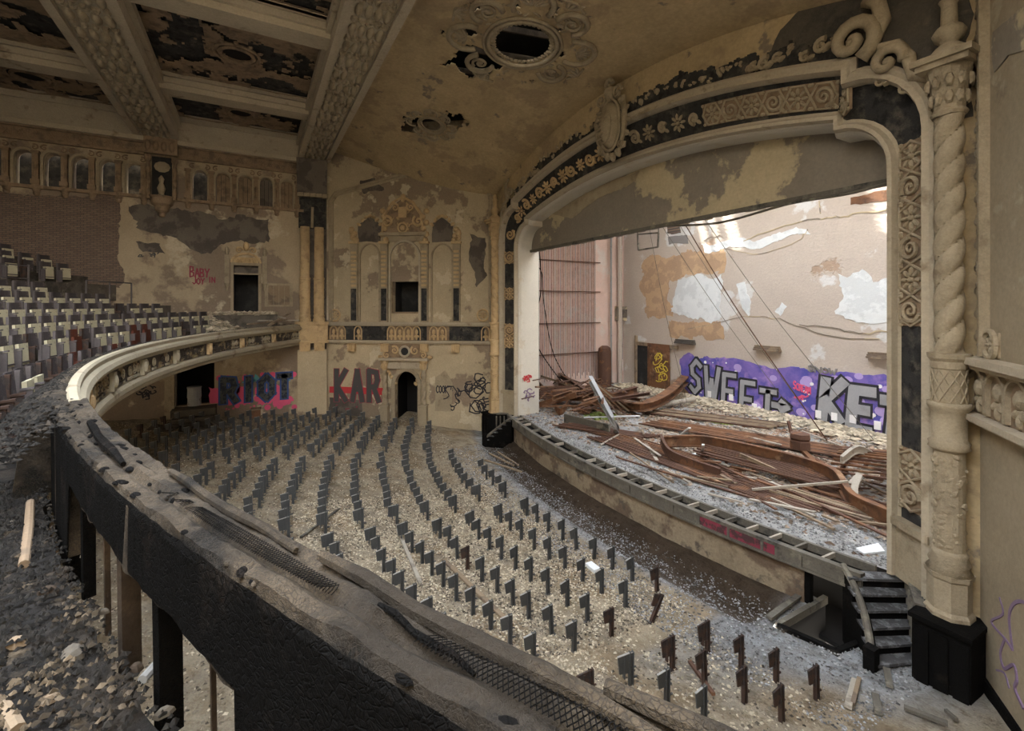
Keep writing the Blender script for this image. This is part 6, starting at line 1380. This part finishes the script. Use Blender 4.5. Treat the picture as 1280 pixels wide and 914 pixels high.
for (x0, x1, b0, b1, w_, mt) in ((-1.9, -.7, -.05, .01, .05, 'chartop'), (-3.3, -2.0, -.06, -.02, .04, 'chartop'), (-5, -3.6, .02, .08, .05, 'char'), (-.9, .3, -.07, -.02, .05, 'chartop'), (-1.5, -1.1, .03, .09, .02, 'char')):
    q = M(); P = [(x0 + (x1 - x0) * t / 5 + .0, yrail(x0 + (x1 - x0) * t / 5) - (b0 + (b1 - b0) * t / 5), -.955 + .01 * math.sin(t * 2)) for t in range(6)]; q.tube(P, [w_ * .4, w_ * .55, w_ * .5, w_ * .6, w_ * .5, w_ * .3], 7); q.build('charred_timber', X[mt], bal)
for (x, w_, mt) in ((-5.2, .05, 'char'), (-4.3, .07, 'char'), (-3.75, .03, 'pit'), (-3.3, .09, 'pit'), (-2.75, .10, 'char'), (-2.3, .02, 'pit'), (-1.98, .12, 'char'), (-1.6, .03, 'pit')):
    q = M(); q.bar((x, yrail(x) - .12, -2.05), (x + pr_.gauss(0, .01), yrail(x) - .13, -1.22), w_, w_ * .6, (1, .6, 0)); q.build('post', X[mt], bal)
# stepped floor
def tread(k): return (.24, 1.45) if k == 0 else (1.45 + .85 * (k - 1) + (.9 if k >= 6 else 0), 1.45 + .85 * k + (.9 if k >= 5 else 0))
def tz(k): return -1.8 + .36 * k + (.55 if k >= 6 else 0)
def jd(x, j, b, z):
    n0 = noise.fractal(Vector((x * 2.5, b * 2.5, 2)), 1, 2, 4); e = .06 * noise.fractal(Vector((x * 4, 0, 1)), 1, 2, 3) if b < .3 else 0
    return b + e, z + (.045 * n0 if z > -1.95 else 0)
m = M(); cur(m, [(.24, -1.98), (.24, -1.8)] + [(.24 + .12 * j, -1.8) for j in range(1, 11)] + [(1.5, -1.8), (1.5, -1.98)], -26.8, 3.3, 300, jd); m.build('front_tread', X['dark_ground'], bal)
for k in range(1, 13):
    a, b = tread(k); m = M(); cur(m, [(a, tz(k) - .7), (a, tz(k)), (b + .05, tz(k)), (b + .05, tz(k) - .7)], -26.8, 3.3, 60); m.build('tread', X['conc'], bal)
m = M(); cur(m, [(.3, -2.1), (.3, -1.98), (14, -1.98), (14, -2.1)], -26.8, 3.3, 40); m.build('soffit', X['void'], bal)
m = M(); m.box(-26.85, -24.9, -1.6, 1.0, -1.9, -.45); m.build('landing', X['conc'], bal)
def fland(r):
    x = r.uniform(-26.7, -22.5); y = r.uniform(-1.6, 1.7); b = yrail(x) - y
    if b < .3: return None
    return (x, y, (-.45 if x < -24.9 and y < 1 else -1.75 + min(1.2, b * .42)) + r.uniform(0, .12))
chips('landing_rubble', 'dusty rubble heaped before the dark gallery doorway', 2500, fland, 'litter', .04, .15, .7, 12)
for k, (x0, y0, z0, x1, y1, z1) in enumerate(((-24.5, .2, -.7, -26.0, 2.0, -.75), (-23.6, .6, -.9, -26.2, 1.6, -.4), (-24.8, 1.3, -.6, -26.4, .2, -.3), (-22.8, -.2, -.8, -25.4, 1.4, -.7))): beamobj((x0, y0, z0), (x1, y1, z1), .14, .05, '%s loose board at the far end of the balcony by the pier' % ORD[k], 'wood' if k % 2 else 'woodp', 'loose_board', 'board')
# rubble on the near balcony floor; tan crumbs paint in its sunlit patches
def fbn(r):
    x = r.uniform(-6.5, 1.0); b = r.uniform(.22, 1.4); y = yrail(x) - b; return (x, y, -1.8 + .05 + .04 * noise.fractal(Vector((x * 2.5, b * 2.5, 2)), 1, 2, 4))
chips('balcony_rubble', 'charred and tan rubble covering the near balcony floor', 9000, fbn, 'litterk', .004, .02, .7, 14)
def fbt(r):
    x = r.uniform(-4.5, 0); b = abs(r.gauss(.5, .25)) + .25; y = yrail(x) - b
    if noise.noise(Vector((x * 2, y * 2, 4))) < .05: return None
    return (x, y, -1.8 + .06 + .04 * noise.fractal(Vector((x * 2.5, b * 2.5, 2)), 1, 2, 4))
chips('tan_sunlight_crumbs', 'tan plaster crumbs coloured as sunlit patches on the near balcony floor', 3500, fbt, 'litterb', .004, .02, .6, 17)
def fbr(r):
    x = r.uniform(-25, -5); b = r.uniform(.1, 1.0); return (x, yrail(x) - b, (-1.0 - max(0, b - .2) * .9) + .03)
chips('rail_rubble', 'sooty flakes lying along the burnt balcony parapet', 7000, fbr, 'litterk', .008, .035, .6, 15)
def onb(x, y, z=-1.76): return prox(x, y, z)
for k, (x, y, s0, mt, lab) in enumerate(((60, 735, .09, 'litter', 'tan rubble lump on the near balcony floor'), (105, 690, .05, 'sheet', 'small white fragment on the near balcony floor'), (90, 815, .12, 'conc', 'grey rubble slab at the lower left of the balcony floor'), (20, 800, .10, 'ornt', 'ochre rubble lump at the lower left edge'), (130, 760, .06, 'conc', 'grey stone beside the balcony edge'), (145, 655, .06, 'conc', 'pale grey stone near the rail posts'), (85, 665, .05, 'conc', 'rounded grey stone near the rusty pipe'), (60, 870, .08, 'ornt', 'yellowish chunk at the bottom left corner'), (170, 830, .07, 'litter', 'tan chunk near the balcony edge'), (110, 600, .06, 'conc', 'grey block behind the rail posts'), (205, 885, .07, 'conc', 'grey chunk at the bottom by the balcony edge'), (15, 650, .06, 'conc', 'round grey stone left of the rusty pipe'))):
    s0 *= .6; c = onb(x, y); q = M(); r2 = random.Random(k); mp = lambda u, v, d: (u, v, -1.79 + d); q.blob(mp, c[0], c[1], 0, s0 * r2.uniform(.8, 1.2), s0 * r2.uniform(.5, .8), s0 * .8, r2.uniform(0, 3), 6, 3); tag(q.build('rubble_chunk', X[{'litter': 'pit', 'sheet': 'woodp', 'conc': 'conc', 'ornt': 'wood'}[mt]]), lab, 'rubble')
q = M(); q.tube([onb(38, 628), onb(36, 660), onb(30, 706)], .03, 9); tag(q.build('rusty_pipe', X['ornd']), 'short ochre rusted pipe lying on the dark balcony floor', 'pipe')
q = M(); q.tube([onb(226, 786), onb(215, 806), onb(200, 826), onb(178, 850)], .022, 8); tag(q.build('bent_pipe', X['steel']), 'grey bent pipe at the balcony edge below the rail', 'pipe')
q = M(); q.tube([onb(0, 880), onb(12, 896), onb(22, 914)], .03, 8); tag(q.build('bent_pipe', X['wood']), 'tan pipe end in the bottom left corner', 'pipe')
# =================================================================== BALCONY SEATS
def seat_proto(kind):
    t = thing('theatre_chair', 'x', 'chair', (0, 0, 0)); t.location = (0, 0, 0); K = []
    q = M(); q.box(.235, .315, -.12, -.06, 0, .80); q.box(.255, .295, -.1, .08, .0, .48); q.hexa([(.24, -.14, .46), (.31, -.14, .46), (.31, .10, .50), (.24, .10, .50), (.24, -.14, .50), (.31, -.14, .50), (.31, .10, .53), (.24, .10, .53)]); q.box(.2, .35, -.2, .1, 0, .02)
    K.append(q.build('iron_standard', X['std'] if kind != 2 else X['rustseat'], t, local=True))
    back = X['veneer'] if kind != 1 else X['redv']
    q = M(); n_ = 6
    for i in range(n_):
        a, b = -.24 + .48 * i / n_, -.24 + .48 * (i + 1) / n_; ca, cb = -.04 * math.cos(a * 6), -.04 * math.cos(b * 6)
        q.hexa([(a, -.10 + ca, .40), (b, -.10 + cb, .40), (b, -.08 + cb, .40), (a, -.08 + ca, .40), (a, -.14 + ca, .80), (b, -.14 + cb, .80), (b, -.12 + cb, .80), (a, -.12 + ca, .80)])
    K.append(q.build('backrest', back, t, local=True))
    if kind != 2:
        q = M(); q.hexa([(-.21, -.05, .14), (.19, -.05, .14), (.19, .01, .15), (-.21, .01, .15), (-.21, -.07, .60), (.19, -.07, .60), (.19, -.01, .61), (-.21, -.01, .61)]); K.append(q.build('folded_seat', X['cream'] if kind == 0 else X['redv'], t, local=True))
        q = M(); q.box(-.2, .2, .0, .03, .19, .22); K.append(q.build('hinge_bar', X['std'], t, local=True))
    KIDS[t.name] = K; return t
sp = [seat_proto(k) for k in range(3)]; usedp = set(); ns = 0
ENDX = [-16.5, -24.6, -24.0, -22.6, -21.2, -19.9, -22.4, -22.5, -22.6, -22.7]
br = random.Random(31)
for k in range(10):
    x = ENDX[k]; n_ = 0
    while x < -6:
        b = tread(k)[0] + .5; sl = .047 * (x + 12.57); l = math.hypot(1, sl); sx_, sy_ = x + sl / l * b, yrail(x) - b / l; z = tz(k)
        p = pixel(sx_, sy_, z + .5)
        if p and -25 < p[0] < 420 and sx_ > -26.3:
            n_ += 1; kind = 1 if br.random() < (.12 if k < 4 else .02) else (2 if br.random() < (.8 if k == 0 else .1) else 0)
            if ns < 300:
                o = sp[kind]
                if kind in usedp: o = dup(o)
                usedp.add(kind); o.location = (sx_, sy_, z + EZ); o.rotation_euler = (0, 0, math.atan(sl) + br.gauss(0, .02))
                d = {0: 'pale balcony seat', 1: 'red-brown balcony seat', 2: 'bottomless balcony seat'}[kind]
                tag(o, '%s, %s from far end of the %s row above rail' % (d, ORD[n_ - 1], ORD[k]), 'chair', 'folding seats on the balcony'); ns += 1
        x += .56
print('balcony seats', ns)
rl = thing('crosswalk_railing', 'thin metal railing with upright posts across the upper balcony', 'railing', (-16, -8, .3))
bb = tread(5)[1] - .25
def bp_(x, b): sl = .047 * (x + 12.57); l = math.hypot(1, sl); return x + sl / l * b, yrail(x) - b / l
zr = tz(5)
for i in range(12):
    x = -20.5 + i * 1.1; p = bp_(x, bb); q = M(); q.tube([(p[0], p[1], zr), (p[0], p[1], zr + 1.45)], .035, 6); q.build('post', X['std'], rl)
for h in (.95, 1.4): q = M(); q.tube([(*bp_(-20.5 + i * .5, bb), zr + h) for i in range(26)], .022, 5, False); q.build('rail', X['std'], rl)
m = M(); cur(m, [(bb - .15, zr), (bb - .15, zr + .5), (bb + .1, zr + .5), (bb + .1, zr)], -21, -4, 30); m.build('crosswalk_parapet', X['balc'], bal)
rl = thing('end_railing', 'short thin railing at the left end of the upper seat rows', 'railing', (-21.8, -5, .3))
for i in range(3): p = bp_(-21.2 - i * .9, tread(5)[0] + .3); q = M(); q.tube([(p[0], p[1], tz(5)), (p[0], p[1], tz(5) + .95)], .03, 6); q.build('post', X['std'], rl)
q = M(); q.tube([(*bp_(-21.2 - i * .9, tread(5)[0] + .3), tz(5) + .95) for i in range(3)], .025, 5); q.build('rail', X['std'], rl)
